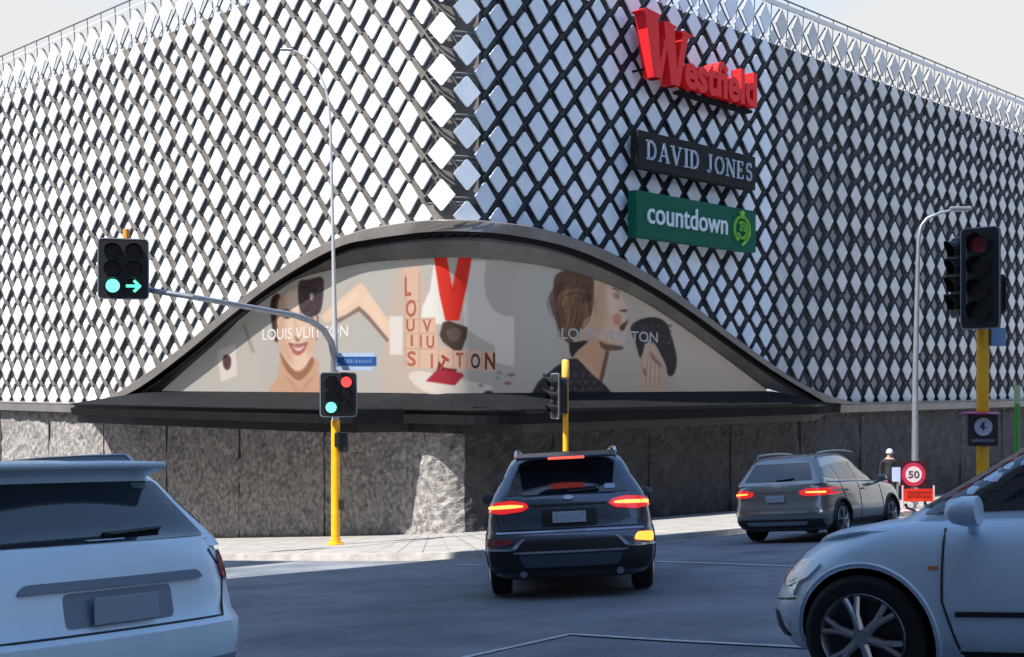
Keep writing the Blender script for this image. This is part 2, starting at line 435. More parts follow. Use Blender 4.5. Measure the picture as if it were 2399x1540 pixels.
# bars behind the tiles: diagonals through the gaps, hugging the facade
def rib(mb, s0, z0, s1, z1, off, w=.07, th=.05):
    if max(z0, z1) > TOPZ: 
        return
    n = 2 if max(abs(s0), abs(s1)) > 1 else 4
    for i in range(n):
        a, b = i/n, (i+1)/n; sa, za, sb, zb = lerp(s0, s1, a), lerp(z0, z1, a), lerp(s0, s1, b), lerp(z0, z1, b)
        L = math.hypot(sb-sa, zb-za); px_, pz_ = -(zb-za)/L*w/2, (sb-sa)/L*w/2
        q = [(sa+px_, za+pz_), (sb+px_, zb+pz_), (sb-px_, zb-pz_), (sa-px_, za-pz_)]
        mb.prism(q, lambda u, v, d: wp(u, v, d), off-th, off)
ribs1 = ribs; ribs2 = MB()
for sgn, t0 in ((-1, 1.73-PS), (1, 1.36-PS)):
    ribs = ribs1 if sgn < 0 else ribs2
    for k in range(0, 60 if sgn > 0 else 44):
        for j in range(-1, 13):
            s0 = sgn*(t0+PS*k-RC+ARC/2) if True else 0
            zc = -.545+PZ*j
            # cell edges: diamond mesh with vertices midway between tiles
            m0 = (s0+sgn*PS*.5, zc); mL = (s0, zc+PZ*.5); mR = (s0+sgn*PS, zc+PZ*.5); mT = (s0+sgn*PS*.5, zc+PZ)
            if min(zc-eye_top(m0[0]), zc+PZ*.5-eye_top(s0), zc+PZ*.5-eye_top(s0+sgn*PS)) < -.15: continue
            if abs(s0) < .3: continue
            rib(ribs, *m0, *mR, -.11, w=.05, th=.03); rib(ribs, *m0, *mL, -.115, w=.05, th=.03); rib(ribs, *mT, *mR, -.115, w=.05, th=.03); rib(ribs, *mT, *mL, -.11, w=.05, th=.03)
ribs1.build("tile_support_bars", M_RIB, bld); ribs2.build("tile_support_bars", mat("shaded_bars", (.035, .038, .045), .6), bld)  # right bars coloured darker to carry the shade of that side
# stems holding the tiles near the corner
mb = MB()
for s, kd in cols:
    if abs(s) < 3:
        for j in range(4, 13):
            z = -.545+PZ*j+(0 if kd == 'B' else -PZ/2)
            if z > eye_top(s)+.4 and z < 13.2: mb.tube([wp(s, z, -.10), wp(s, z, -.34)], .05, 8)
for z in [4.55+PZ*j for j in range(8)]:
    for dz in (-.07, .07): mb.tube([wp(s_, z+PZ/2+dz, -.22) for s_ in (-1.3, -.9, -.6, -.3, 0, .3, .6, .9, 1.3)], .018, 6)
mb.build("tile_stems", mat("galvanised", (.42, .42, .43), .45, metal=.6), bld)
# roof rail, posts
mb = MB()
mb.tube([wp(s_, TOPZ+.28, .02) for s_ in S], .03, 6)
for s_ in S:
    pass
s_ = SMIN
while s_ < SMAX:
    mb.tube([wp(s_, 12.4, -.10), wp(s_, TOPZ+.28, .02)], .02, 5); s_ += PS
mb.build("parapet_rail", mat("grey_steel", (.12, .14, .17), .5, metal=.5), bld)
mb = MB()
for a, b in zip(S, S[1:]):
    if b <= .2: mb.quad(wp(a, TOPZ-.02, .06), wp(b, TOPZ-.02, .06), wp(b, TOPZ+.03, .0), wp(a, TOPZ+.03, .0))
    else: mb.prism([(a, TOPZ-.05), (b, TOPZ-.05), (b, TOPZ+.12), (a, TOPZ+.12)], lambda u, v, d: wp(u, v, d), -.02, .05)
mb.build("parapet_cap", mat("white_coping", (.75, .75, .76), .35), bld)

# eye shaped frame
def strip(mb, A, offA, B, offB):
    vs = [wp(s, z, offA) for s, z in A]+[wp(s, z, offB) for s, z in B]; n = len(A)
    mb.add(vs, [(i, i+1, n+i+1, n+i) for i in range(n-1)])
def mix(A, B, t): return [(lerp(a[0], b[0], t), lerp(a[1], b[1], t)) for a, b in zip(A, B)]
mb = MB(); O2 = mix(Oc, Kc, .08); K1 = mix(Oc, Kc, .78)
strip(mb, Oc, BK-.05, Oc, FO-.05); strip(mb, Oc, FO-.05, O2, FO); strip(mb, O2, FO, K1, FO)
mb.build("arched_frame", M_FRAME, bld, smooth=40)
mb = MB(); K3 = mix(Oc, Kc, 1.18); strip(mb, K1, FO, K1, .06); strip(mb, K1, .06, K3, .06); 
mb.build("frame_groove", M_BLACK, bld)
mb = MB(); Kf = mix(Oc, Kc, 1.12); K4 = mix(Kc, Pc, .25)
strip(mb, Kf, .075, K4, .12); strip(mb, K4, .12, Pc, PO+.10); strip(mb, Pc, PO+.10, mix(Kc, Pc, 1.03), PO-.03)
mb.build("frame_soffit", mat("soffit_panel", (.19, .175, .165), .6, noise_amt=.2, nscale=.7, spec=.2), bld, smooth=40)

# fascia lip round the building
def bl(s):   # 1 within the eye, 0 beyond
    a = abs(s); t = max(0, min(1, (20.2-a)/4.5)); return t*t*(3-2*t)
def fascia_prof(s):
    k = bl(s); dip = 1.9*math.exp(-((s+.7)/.75)**2); ov = lerp(.34, (lerp(2.35, 1.7, max(0, min(1, (s+2)/4)))+.045*max(0, min(12, -s))), k)-dip; zb = lerp(-.76, -.68, k); zc = lerp(-1.16, -1.33, k)  # overhang widened to shade the wall, dip added to let sun onto the corner
    return k, ov, zb, zc
SF = srange(SMIN, SMAX, .8)
parts = {"sill": (M_FRAME2, MB()), "lip": (M_FRAME2, MB()), "grv": (M_BLACK, MB()), "end": (M_FRAME, MB()), "end2": (M_FRAME, MB())}
for a, b in zip(SF, SF[1:]):
    q = []
    for s_ in (a, b):
        k, ov, zb, zc = fascia_prof(s_); g = .10*k+.015
        q.append([wp(s_, lerp(-.70, -.25, k), lerp(-.18, PO-.03, k)), wp(s_, zb, ov), wp(s_, zb-.03, ov+.01), wp(s_, zb-.035, ov-.12), wp(s_, zb-.035-g, ov-.12), wp(s_, zb-.04-g, ov), wp(s_, zc+.2*k+.05, ov-.02), wp(s_, zc+.2*k+.045, ov-.2), wp(s_, zc, ov-.22), wp(s_, zc, -.1)])
    A, B = q
    def Q(m_, i): parts[m_][1].quad(A[i], B[i], B[i+1], A[i+1])
    mid = (a+b)/2; out = abs(mid) > 20.6
    en = "end" if mid < 0 else "end2"; nm = en if out else "sill"
    Q(nm, 0); Q(nm, 1); Q("grv", 2); Q("grv", 3); Q("grv", 4); Q(en if out else "lip", 5); Q("grv", 6); Q("grv", 7); Q("grv", 8)
parts["sill"][1].build("window_sill_ledge", M_FRAME2, bld, smooth=25)
parts["lip"][1].build("fascia", M_FRAME2, bld, smooth=25)
parts["grv"][1].build("fascia_recess", M_BLACK, bld)
parts["end"][1].build("fascia_band", M_FRAME, bld, smooth=25); parts["end2"][1].build("fascia_band", M_FRAME, bld, smooth=25)

# stone base
mb = MB(); SS = []
s_ = SMIN
while s_ < SMAX: SS.append(s_); s_ += .22 if -26 < s_ < 26 else .6
SS.append(SMAX); NZ = 20; joint = set()
vs = []
for s_ in SS:
    base = wp(s_, 0, 0); zb = gz(base.x, base.y)+.05; zt = -1.15
    for k in range(NZ+1):
        z = lerp(zb, zt, k/NZ); q = Vector((s_*1.1+z*.7, z*.55, 0))
        d = noise.fractal(q*1.0, 1, 2, 5)*.10+abs(noise.noise(q*3.2+Vector((9, 2, 1))))*.06+noise.noise(Vector((s_*9, z*9, 3)))*.02
        jt = 0
        vs.append(wp(s_, z, .02+d-jt))
n1 = NZ+1
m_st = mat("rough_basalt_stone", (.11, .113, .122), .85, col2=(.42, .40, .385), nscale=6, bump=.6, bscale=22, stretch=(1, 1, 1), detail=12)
m_st2 = mat("shaded_basalt_stone", (.022, .024, .028), .7, col2=(.062, .064, .07), nscale=3.2, bump=.8, bscale=14, stretch=(1, 1, 1), detail=12)  # darker copy of the stone, shade of the right wall painted in
jb = MB(); s_ = SMIN+1.3
while s_ < SMAX:
    g_ = wp(s_, 0, 0); zz_ = gz(g_.x, g_.y)
    if abs(s_) > 1.2: jb.prism([(s_-.009, zz_), (s_+.009, zz_), (s_+.009, -1.2), (s_-.009, -1.2)], lambda u, v, d: wp(u, v, d), .0, .075)
    s_ += 4.6
jb.build("wall_joint", mat("dark_joint_line", (.05, .05, .052), .9), bld)  # thin dark grey strips marking the panel joints
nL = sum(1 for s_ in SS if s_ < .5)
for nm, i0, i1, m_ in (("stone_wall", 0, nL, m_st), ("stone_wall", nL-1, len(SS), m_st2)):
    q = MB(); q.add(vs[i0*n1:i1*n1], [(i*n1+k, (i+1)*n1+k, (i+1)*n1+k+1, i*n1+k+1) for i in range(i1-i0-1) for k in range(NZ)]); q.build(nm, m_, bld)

# ------------------------------------------------------------------ billboard inside the eye
bb = empty("billboard", tuple(wp(0, -.2, 0)), "wide curved fashion billboard under the arched frame, two portraits and a big red V", "billboard"); wroot(bb)
def pc(c, k=.62): return tuple(x*k for x in srgb(*c)[:3])
def pcol(name, c, rough=.5): return mat("print_"+name, pc(c), rough, spec=.3)
def wall_poly(mb, pts, off, img=True, step=.35):
    P = [i2w(x, y, off) for x, y in resample(pts, 7)] if img else pts
    Q = [P[0]]
    for p in P[1:]:
        if math.hypot(p[0]-Q[-1][0], p[1]-Q[-1][1]) > 1e-3: Q.append(p)
    P = Q
    v, f, n = tri2d(P, step); mb.add([wp(a, b, off) for a, b in v], f)
def sm(pts, k=6):
    """smooth closed outline through pixel points"""
    P = [Vector(p) for p in pts]; n = len(P); out = []
    for i in range(n):
        a, b, c, e = P[i-1], P[i], P[(i+1) % n], P[(i+2) % n]
        for j in range(k):
            t = j/k; out.append(tuple(.5*((2*b)+(c-a)*t+(2*a-5*b+4*c-e)*t*t+(3*b-a-3*c+e)*t**3)))
    return out
import numpy as np
PX0, PY0, PX1, PY1 = 340, 590, 1820, 946
PW, PH = PX1-PX0, PY1-PY0
STROKES = []
def pr(name, shapes, col, layer, smooth=True, alpha=1.0, blur=1.3): STROKES.append((layer, len(STROKES), [sm(q) if smooth else q for q in shapes], col, alpha, blur))
def line(pts, w, col, layer, alpha=.6, blur=1.2):
    P = [Vector(p) for p in curve_pts(pts, 14)]; L, Rr = [], []
    for k, p in enumerate(P):
        t = (P[min(k+1, 13)]-P[max(k-1, 0)]).normalized(); n_ = Vector((-t.y, t.x))*w/2*(1-abs(k/6.5-1)**3*.8); L.append(tuple(p+n_)); Rr.append(tuple(p-n_))
    STROKES.append((layer, len(STROKES), [L+Rr[::-1]], col, alpha, blur))
def boxblur(a, r):
    r = int(round(r))
    if r < 1: return a
    for ax in (0, 1):
        for _ in range(2):
            p = np.pad(a, [(r+1, r) if k == ax else (0, 0) for k in (0, 1)], mode='edge'); c = np.cumsum(p, axis=ax)
            a = (np.take(c, range(2*r+1, c.shape[ax]), axis=ax)-np.take(c, range(0, c.shape[ax]-2*r-1), axis=ax))/(2*r+1)
    return a
def mask(poly, blur):
    x0 = max(0, int(min(p[0] for p in poly)-PX0-3*blur-3)); x1 = min(PW, int(max(p[0] for p in poly)-PX0+3*blur+4)); y0 = max(0, int(min(p[1] for p in poly)-PY0-3*blur-3)); y1 = min(PH, int(max(p[1] for p in poly)-PY0+3*blur+4))
    if x1 <= x0 or y1 <= y0: return None
    X, Y = np.meshgrid(np.arange(x0, x1)+PX0+.5, np.arange(y0, y1)+PY0+.5); m = np.zeros(X.shape, bool); n_ = len(poly)
    for k in range(n_):
        xa, ya = poly[k]; xb, yb = poly[k-1]
        if ya == yb: continue
        m ^= ((ya > Y) != (yb > Y)) & (X < (xb-xa)*(Y-ya)/(yb-ya)+xa)
    return x0, x1, y0, y1, boxblur(m.astype(float), blur)
# soft tinted fields
pr("printed_field", [[(930, 640), (985, 612), (1010, 925), (900, 925), (905, 740)]], (200, 184, 172), 0)
pr("printed_field", [[(1245, 625), (1330, 640), (1310, 740), (1290, 900), (1245, 915), (1235, 760)]], (186, 186, 182), 0)
pr("printed_field", [[(1500, 712), (1640, 800), (1770, 905), (1600, 915), (1560, 800)]], (196, 184, 174), 0)
# woman 1
skin, skin2, skin3 = (232, 200, 178), (206, 165, 138), (158, 112, 84)
pr("hair", [[(636, 702), (655, 690), (662, 730), (656, 790), (645, 800), (636, 750)], [(724, 740), (745, 742), (744, 790), (733, 800)]], (62, 42, 42), 1)
pr("portrait_neck", [[(664, 840), (740, 840), (748, 880), (762, 925), (636, 925), (652, 880)]], skin2, 1)
pr("portrait_face", [[(652, 712), (668, 692), (700, 676), (730, 690), (742, 740), (742, 790), (730, 835), (712, 862), (698, 868), (684, 862), (664, 835), (652, 790)]], skin, 2)
pr("portrait_shade", [[(656, 826), (668, 842), (684, 864), (698, 872), (714, 864), (730, 838), (736, 850), (722, 876), (700, 892), (676, 874), (662, 850)]], skin3, 3)
pr("portrait_features", [[(660, 742), (672, 736), (684, 742), (672, 748)], [(710, 744), (722, 738), (736, 746), (722, 752)]], (84, 56, 50), 3)
pr("portrait_features", [[(690, 786), (698, 792), (706, 786), (702, 800), (693, 800)]], (178, 132, 112), 3)
pr("portrait_mouth", [[(676, 804), (690, 806), (704, 806), (722, 802), (714, 822), (700, 832), (686, 824)]], (170, 106, 96), 3)
pr("portrait_smile", [[(684, 809), (702, 812), (714, 808), (708, 820), (698, 823), (690, 818)]], (238, 196, 190), 4)
pr("held_bag", [[(700, 664), (722, 656), (756, 652), (758, 690), (752, 728), (736, 742), (716, 740), (702, 722)]], (70, 58, 62), 4)
pr("held_bag", [[(716, 668), (740, 656), (756, 654), (757, 668), (748, 680)]], (84, 56, 52), 5)
pr("held_bag_clasp", [[(726, 690), (734, 688), (736, 698), (729, 704)]], (206, 196, 190), 6)
pr("portrait_arm", [[(752, 744), (780, 716), (812, 690), (838, 668), (848, 664), (858, 676), (886, 716), (914, 756), (914, 800), (892, 776), (862, 738), (842, 722), (812, 738), (780, 752), (762, 756)]], (235, 205, 180), 1, False)
pr("portrait_arm_shade", [[(780, 752), (812, 738), (842, 718), (864, 738), (912, 796), (908, 804), (860, 748), (842, 730), (814, 746), (786, 762)]], (140, 118, 106), 2, False)
pr("portrait_arm_shade", [[(568, 760), (576, 762), (598, 826), (590, 828)]], (166, 154, 146), 1, False)
pr("printed_card", [[(510, 824), (552, 806), (556, 880), (518, 896)]], (224, 214, 208), 1, False)
pr("printed_card_motif", [[(524, 836), (534, 832), (542, 842), (540, 862), (531, 868), (523, 856)]], (88, 62, 62), 2)
# central set
WH = (236, 232, 226)
pr("white_plinth", [[(1018, 608), (1050, 608), (1050, 760), (985, 760), (990, 720), (1008, 680)]], WH, 1, False)
pr("white_plinth", [[(1078, 612), (1140, 612), (1134, 660), (1140, 700), (1158, 728), (1182, 740), (1205, 742), (1205, 860), (1160, 850), (1160, 812), (1120, 790), (1088, 768)]], (222, 216, 210), 1, False)
pr("white_plinth", [[(912, 742), (944, 742), (944, 832), (914, 832)]], (230, 222, 216), 2, False)
pr("white_plinth", [[(980, 870), (1080, 890), (1150, 905), (1130, 922), (1010, 922), (960, 888)]], (226, 216, 208), 1)
pr("letter_backing", [[(946, 630), (980, 626), (982, 700), (984, 862), (950, 862)], [(984, 745), (1020, 745), (1030, 862), (984, 862)], [(1030, 812), (1160, 826), (1162, 870), (1030, 866)]], (222, 186, 164), 3, False)
pr("red_letter_v", [[(1017, 604), (1048, 604), (1060, 676), (1074, 604), (1106, 604), (1094, 672), (1076, 752), (1044, 752), (1030, 690)]], (226, 48, 30), 4, False)
pr("red_letter_shade", [[(1050, 664), (1060, 678), (1072, 664), (1062, 690)]], (196, 40, 24), 5, False)
pr("brown_bag", [[(1038, 756), (1052, 752), (1096, 768), (1094, 790), (1082, 822), (1064, 822), (1038, 802), (1030, 786)]], (76, 60, 50), 5, False)
pr("brown_bag", [[(1046, 778), (1066, 768), (1080, 778), (1076, 796), (1058, 800)]], (104, 88, 78), 6)
pr("crimson_bag", [[(998, 894), (1026, 866), (1080, 874), (1088, 880), (1066, 904)]], (170, 42, 58), 6, False)
pr("crimson_bag", [[(1028, 846), (1040, 862), (1072, 866), (1066, 876), (1024, 872)]], (120, 30, 34), 5, False)
pr("scattered_trinkets", [ellipse(1198, 879, 9, 4), ellipse(1190, 899, 9, 4)], (160, 106, 100), 4)
pr("scattered_trinkets", [ellipse(1170, 874, 8, 4), ellipse(1166, 886, 7, 3), ellipse(1127, 904, 7, 4)], (150, 148, 148), 4)
pr("scattered_trinkets", [ellipse(1145, 922, 11, 6)], (92, 52, 56), 4)
# woman 2
pr("hair", [[(1300, 650), (1330, 634), (1384, 640), (1392, 690), (1386, 740), (1370, 760), (1345, 790), (1342, 810), (1318, 790), (1304, 750), (1298, 700)]], (104, 76, 60), 1)
pr("hair_strand", [[(1306, 700), (1330, 672), (1350, 662), (1336, 684), (1318, 720)], [(1366, 700), (1380, 712), (1376, 742), (1356, 730)], [(1316, 745), (1328, 725), (1338, 770), (1330, 786)]], (146, 108, 82), 2)
pr("hair_strand", [[(1330, 690), (1352, 684), (1384, 690), (1382, 708), (1350, 704)], [(1338, 740), (1350, 748), (1352, 780), (1342, 784)]], (74, 50, 40), 3)
pr("portrait_neck", [[(1350, 780), (1440, 790), (1426, 830), (1412, 870), (1412, 905), (1398, 890), (1346, 832), (1360, 812)]], (206, 162, 132), 2)
pr("portrait_face", [[(1398, 656), (1412, 652), (1440, 662), (1454, 690), (1468, 716), (1472, 722), (1462, 730), (1468, 744), (1466, 758), (1474, 768), (1466, 780), (1466, 800), (1456, 808), (1420, 800), (1384, 786), (1362, 762), (1372, 748), (1388, 736), (1394, 700)]], (216, 188, 168), 3, False)
pr("portrait_blush", [[(1436, 740), (1452, 736), (1456, 756), (1442, 764)]], (204, 140, 120), 4)
pr("portrait_features", [[(1436, 690), (1446, 686), (1452, 698), (1442, 702)], [(1452, 766), (1464, 756), (1472, 750), (1464, 772), (1456, 776)], [(1450, 728), (1470, 726), (1464, 732)]], (96, 66, 56), 4)
pr("portrait_shade", [[(1404, 800), (1424, 808), (1458, 812), (1462, 818), (1448, 822), (1420, 822), (1408, 814)], [(1420, 822), (1428, 824), (1416, 880), (1408, 906), (1402, 900)]], (112, 82, 66), 4, False)
pr("hair", [[(1334, 806), (1352, 802), (1378, 800), (1352, 824), (1340, 838)]], (44, 32, 30), 5)
pr("portrait_coat", [[(1244, 925), (1262, 895), (1300, 862), (1330, 842), (1352, 840), (1390, 880), (1420, 905), (1436, 925)]], (48, 44, 50), 5, False)
pr("coat_pattern", [ellipse(1366+18*i+(j % 2)*8, 880+j*16, 4, 4, 8) for i in range(-5, 4) for j in range(3) if 1270 < 1366+18*i+(j % 2)*8 < 1400-10+j*12], (84, 80, 88), 6)
pr("held_bag", [[(1478, 770), (1494, 752), (1530, 744), (1560, 756), (1574, 790), (1586, 840), (1580, 876), (1566, 880), (1558, 850), (1530, 800), (1514, 800), (1506, 830), (1500, 840), (1488, 800)]], (44, 40, 46), 3)
pr("bag_pattern", [ellipse(1500+14*i, 764+13*j, 3.2, 3.2, 8) for i in range(6) for j in range(4) if not (i < 1 and j > 1)], (78, 70, 72), 4)
pr("portrait_hand", [[(1500, 846), (1516, 814), (1530, 806), (1544, 830), (1556, 860), (1560, 918), (1508, 918), (1504, 880)]], (200, 172, 152), 4)
pr("portrait_hand_shade", [[(1506, 862), (1514, 868), (1516, 884), (1509, 878)], [(1524, 824), (1532, 834), (1552, 858), (1548, 860), (1528, 842)]], (150, 116, 102), 5)
# extra modelling of the printed photographs
pr("f", [[(652, 700), (668, 700), (672, 790), (690, 850), (664, 838), (650, 790)]], (196, 150, 122), 3, True, .55, 5)
pr("f", [[(726, 700), (742, 740), (742, 790), (726, 838), (716, 810), (728, 770)]], (200, 156, 128), 3, True, .5, 4)
pr("f", [[(676, 690), (716, 690), (712, 730), (682, 730)]], (246, 222, 206), 3, True, .6, 6)
pr("f", ellipse(672, 780, 9, 8) and [ellipse(672, 784, 10, 9)], (226, 160, 140), 3, False, .45, 4)
pr("f", [ellipse(724, 784, 9, 9)], (222, 156, 136), 3, False, .45, 4)
line([(688, 745), (694, 765), (690, 786)], 4, (196, 150, 126), 3, .6, 2); line([(656, 732), (670, 727), (686, 733)], 4, (70, 48, 44), 4, .8); line([(708, 734), (722, 727), (738, 733)], 4, (70, 48, 44), 4, .8)
line([(676, 806), (698, 814), (722, 804)], 3, (120, 60, 56), 5, .8); line([(682, 822), (698, 832), (716, 820)], 4, (186, 96, 88), 4, .7)
line([(668, 880), (690, 906), (698, 922)], 5, (176, 130, 104), 3, .6, 2); line([(736, 880), (716, 906), (704, 920)], 5, (176, 130, 104), 3, .6, 2)
rp_ = random.Random(11)
for k in range(60):
    x, y = rp_.uniform(703, 752), rp_.uniform(660, 738); c = rp_.choice([(110, 96, 96), (40, 34, 40), (120, 74, 70), (86, 78, 88)]); pr("f", [ellipse(x, y, rp_.uniform(1.5, 4), rp_.uniform(1.5, 4), 8)], c, 6, False, .6, 1)
line([(780, 735), (815, 708), (842, 684)], 14, (248, 222, 200), 3, .6, 4); line([(850, 690), (880, 735), (904, 776)], 12, (244, 214, 188), 3, .6, 4)
for k in range(46):      # hair of the profile portrait
    t = k/45; x = 1302+t*84; line([(x, 650+abs(t-.5)*30), (x-10+rp_.uniform(-10, 10), 700), (x+rp_.uniform(-18, 6), 745), (1330+rp_.uniform(-22, 26), 792)], rp_.uniform(2, 5), rp_.choice([(66, 44, 36), (134, 98, 72), (160, 124, 92), (92, 66, 50), (80, 54, 42)]), 3, .55, 1)
for k in range(10): a = 18+k*5; line([(1346+a*math.cos(q_), 716+a*.9*math.sin(q_)) for q_ in (2.4, 3.2, 4.0, 4.9, 5.6)], 3, rp_.choice([(150, 112, 82), (70, 48, 38), (172, 134, 100)]), 3, .5, 1)
pr("f", [[(1398, 670), (1420, 668), (1424, 740), (1400, 790), (1372, 766), (1392, 738)]], (188, 146, 116), 4, True, .5, 6)
pr("f", [[(1424, 662), (1446, 676), (1452, 712), (1440, 740), (1424, 720)]], (232, 208, 192), 4, True, .6, 5)
line([(1432, 676), (1446, 680), (1452, 688)], 4, (96, 70, 58), 5, .8); line([(1352, 838), (1380, 858), (1404, 892)], 10, (226, 186, 158), 4, .5, 4)
line([(1400, 690), (1394, 720), (1398, 744)], 8, (150, 106, 82), 4, .5, 3)
for k in range(90):
    x, y = rp_.uniform(1484, 1580), rp_.uniform(752, 860); c = rp_.choice([(86, 70, 66), (26, 24, 30), (58, 52, 60), (110, 96, 90)]); STROKES.append((4.5, len(STROKES), [ellipse(x, y, 2.5, 2.5, 8)], c, .0 if not inside((x, y), [(1478, 770), (1494, 752), (1530, 744), (1560, 756), (1574, 790), (1586, 840), (1566, 880), (1558, 850), (1530, 800), (1514, 800), (1506, 830), (1488, 800)]) else .7, 1))
for k in range(60):
    x, y = rp_.uniform(1260, 1425), rp_.uniform(850, 922)
    if inside((x, y), [(1262, 922), (1280, 880), (1345, 846), (1395, 890), (1425, 922)]): pr("f", [ellipse(x, y, 3, 3, 8)], rp_.choice([(88, 82, 92), (28, 24, 30), (104, 70, 76)]), 6, False, .6, 1)
for k in range(4): line([(1512+k*11, 912), (1514+k*10, 870), (1522+k*7, 822+k*6)], 2.5, (150, 118, 100), 5, .6, 1); line([(1508+k*11, 905), (1510+k*10, 866), (1517+k*7, 826+k*6)], 5, (224, 198, 178), 4.6, .6, 1)
for q_ in ([(950, 640), (950, 860)], [(983, 640), (983, 860)], [(950, 706), (983, 706)], [(950, 748), (1020, 748)], [(950, 782), (1022, 782)], [(950, 818), (1024, 818)], [(1028, 830), (1028, 866)], [(1062, 826), (1062, 868)], [(1094, 828), (1094, 868)], [(1130, 828), (1130, 868)]): STROKES.append((3.5, len(STROKES), [[(q_[0][0]-1, q_[0][1]-1), (q_[1][0]+1, q_[0][1]-1), (q_[1][0]+1, q_[1][1]+1), (q_[0][0]-1, q_[1][1]+1)]], (176, 140, 118), .7, 1))
for k in range(14): x = rp_.uniform(400, 1700); pr("f", [[(x, 600), (x+rp_.uniform(30, 120), 600), (x+rp_.uniform(30, 120), 930), (x, 930)]], rp_.choice([(204, 196, 186), (178, 178, 174), (198, 184, 172)]), -1, False, .25, 24)
yy, xx = np.mgrid[0:PH, 0:PW]; IMG = np.zeros((PH, PW, 3)); tt = np.clip((xx-500)/900, 0, 1)[..., None]
IMG[:] = np.array([190, 188, 182])*(1-tt)+np.array([186, 174, 166])*tt
for lay_, _, shp, col_, al_, bl_ in sorted(STROKES, key=lambda q: (q[0], q[1])):
    for q in shp:
        r_ = mask(q, bl_)
        if r_ is None or al_ == 0: continue
        x0, x1, y0, y1, m_ = r_; m_ = (m_*al_)[..., None]; IMG[y0:y1, x0:x1] = IMG[y0:y1, x0:x1]*(1-m_)+np.array(col_)*m_
ST = 2; gx, gy = list(range(PX0, PX1, ST)), list(range(PY0, PY1, ST))
zlo, top_ = -.36, [(a, b+.12) for a, b in Pc]
def ptop(s_):
    if s_ <= top_[0][0]: return top_[0][1]
    for (a, b), (c, d) in zip(top_, top_[1:]):
        if a <= s_ <= c: return b+(d-b)*(s_-a)/max(1e-6, c-a)
    return top_[-1][1]
vv = []; cc = []; ok = []
for y in gy:
    for x in gx:
        s_, z_ = i2w(x, y, PO); ok.append(Pc[0][0] < s_ < Pc[-1][0] and zlo-.1 < z_ < ptop(s_)+.1); vv.append(tuple(wp(s_, max(zlo, min(ptop(s_), z_)), PO)))
        c = IMG[y-PY0, x-PX0]; cc += [*(tuple(v_*.45 for v_ in srgb(*c)[:3])), 1.0]
ng = len(gx); ff = [(j*ng+i, j*ng+i+1, (j+1)*ng+i+1, (j+1)*ng+i) for j in range(len(gy)-1) for i in range(ng-1) if ok[j*ng+i] or ok[(j+1)*ng+i+1]]
me = bpy.data.meshes.new("poster_sheet"); me.from_pydata(vv, [], ff); ca = me.color_attributes.new("print", 'FLOAT_COLOR', 'POINT'); ca.data.foreach_set("color", cc)
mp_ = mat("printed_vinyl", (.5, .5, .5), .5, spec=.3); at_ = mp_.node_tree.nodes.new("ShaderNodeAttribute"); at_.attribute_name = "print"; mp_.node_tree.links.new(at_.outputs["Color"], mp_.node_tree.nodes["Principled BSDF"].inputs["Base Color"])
bp_ = mp_.node_tree.nodes["Principled BSDF"]; mp_.node_tree.links.new(at_.outputs["Color"], bp_.inputs["Emission Color"]); bp_.inputs["Emission Strength"].default_value = .26   # faint glow added to lift the print's brightness
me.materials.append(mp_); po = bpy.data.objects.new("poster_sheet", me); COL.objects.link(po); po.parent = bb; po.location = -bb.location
# lettering on the poster
def wall_text(mb, s, x0, y0, x1, y1, off, bold=0, depth=.002):
    """(x0,y0) bottom-left, (x1,y1) top-right in picture pixels"""
    s0, z0 = i2w(x0, y0, off); s1, _ = i2w(x1, y0, off); _, z1 = i2w(x0, y1, off)
    add_text(mb, s, lambda u, v, d: wp(u, v, d), s0, s1, z0, z1, off, off+depth, bold)
mb = MB(); wall_text(mb, "LOUIS VUITTON", 615, 798, 816, 772, PO+.005, .012); mb.build("poster_lettering", pcol("white", (238, 236, 232)), bb)
mb = MB(); wall_text(mb, "LOUIS VUITTON", 1315, 794, 1541, 768, PO+.005, .012)
mb.build("poster_lettering", pcol("white", (238, 236, 232)), bb)
mb = MB()
for ch, x, y, w, h in (("L", 948, 694, 15, 45), ("O", 951, 743, 24, 40), ("U", 952, 777, 19, 28), ("V", 990, 779, 20, 29), ("U", 999, 816, 18, 29), ("S", 954, 858, 20, 35), ("I", 1009, 862, 5, 33), ("T", 1068, 860, 17, 34), ("I", 962, 811, 5, 26), ("I", 984, 813, 4, 28)):
    wall_text(mb, ch, x, y, x+w, y-h, PO+.005, .02)
mb.build("poster_lettering", pcol("rust", (178, 104, 84)), bb)
mb = MB(); wall_text(mb, "O", 1103, 864, 1125, 828, PO+.005, .03)
s0, z0 = i2w(1024, 862, PO)
a1 = R(-28)
def tiltfn(u, v, d): return wp(s0+u*math.cos(a1)-v*math.sin(a1), z0+u*math.sin(a1)+v*math.cos(a1), d)
mb.build("poster_lettering", pcol("grey", (96, 96, 104)), bb)
mb = MB(); wall_text(mb, "N", 1136, 866, 1160, 826, PO+.005, .03); add_text(mb, "T", tiltfn, 0, .28, 0, .42, PO+.006, PO+.009, .03)
mb.build("poster_lettering", pcol("brick", (166, 76, 52)), bb)

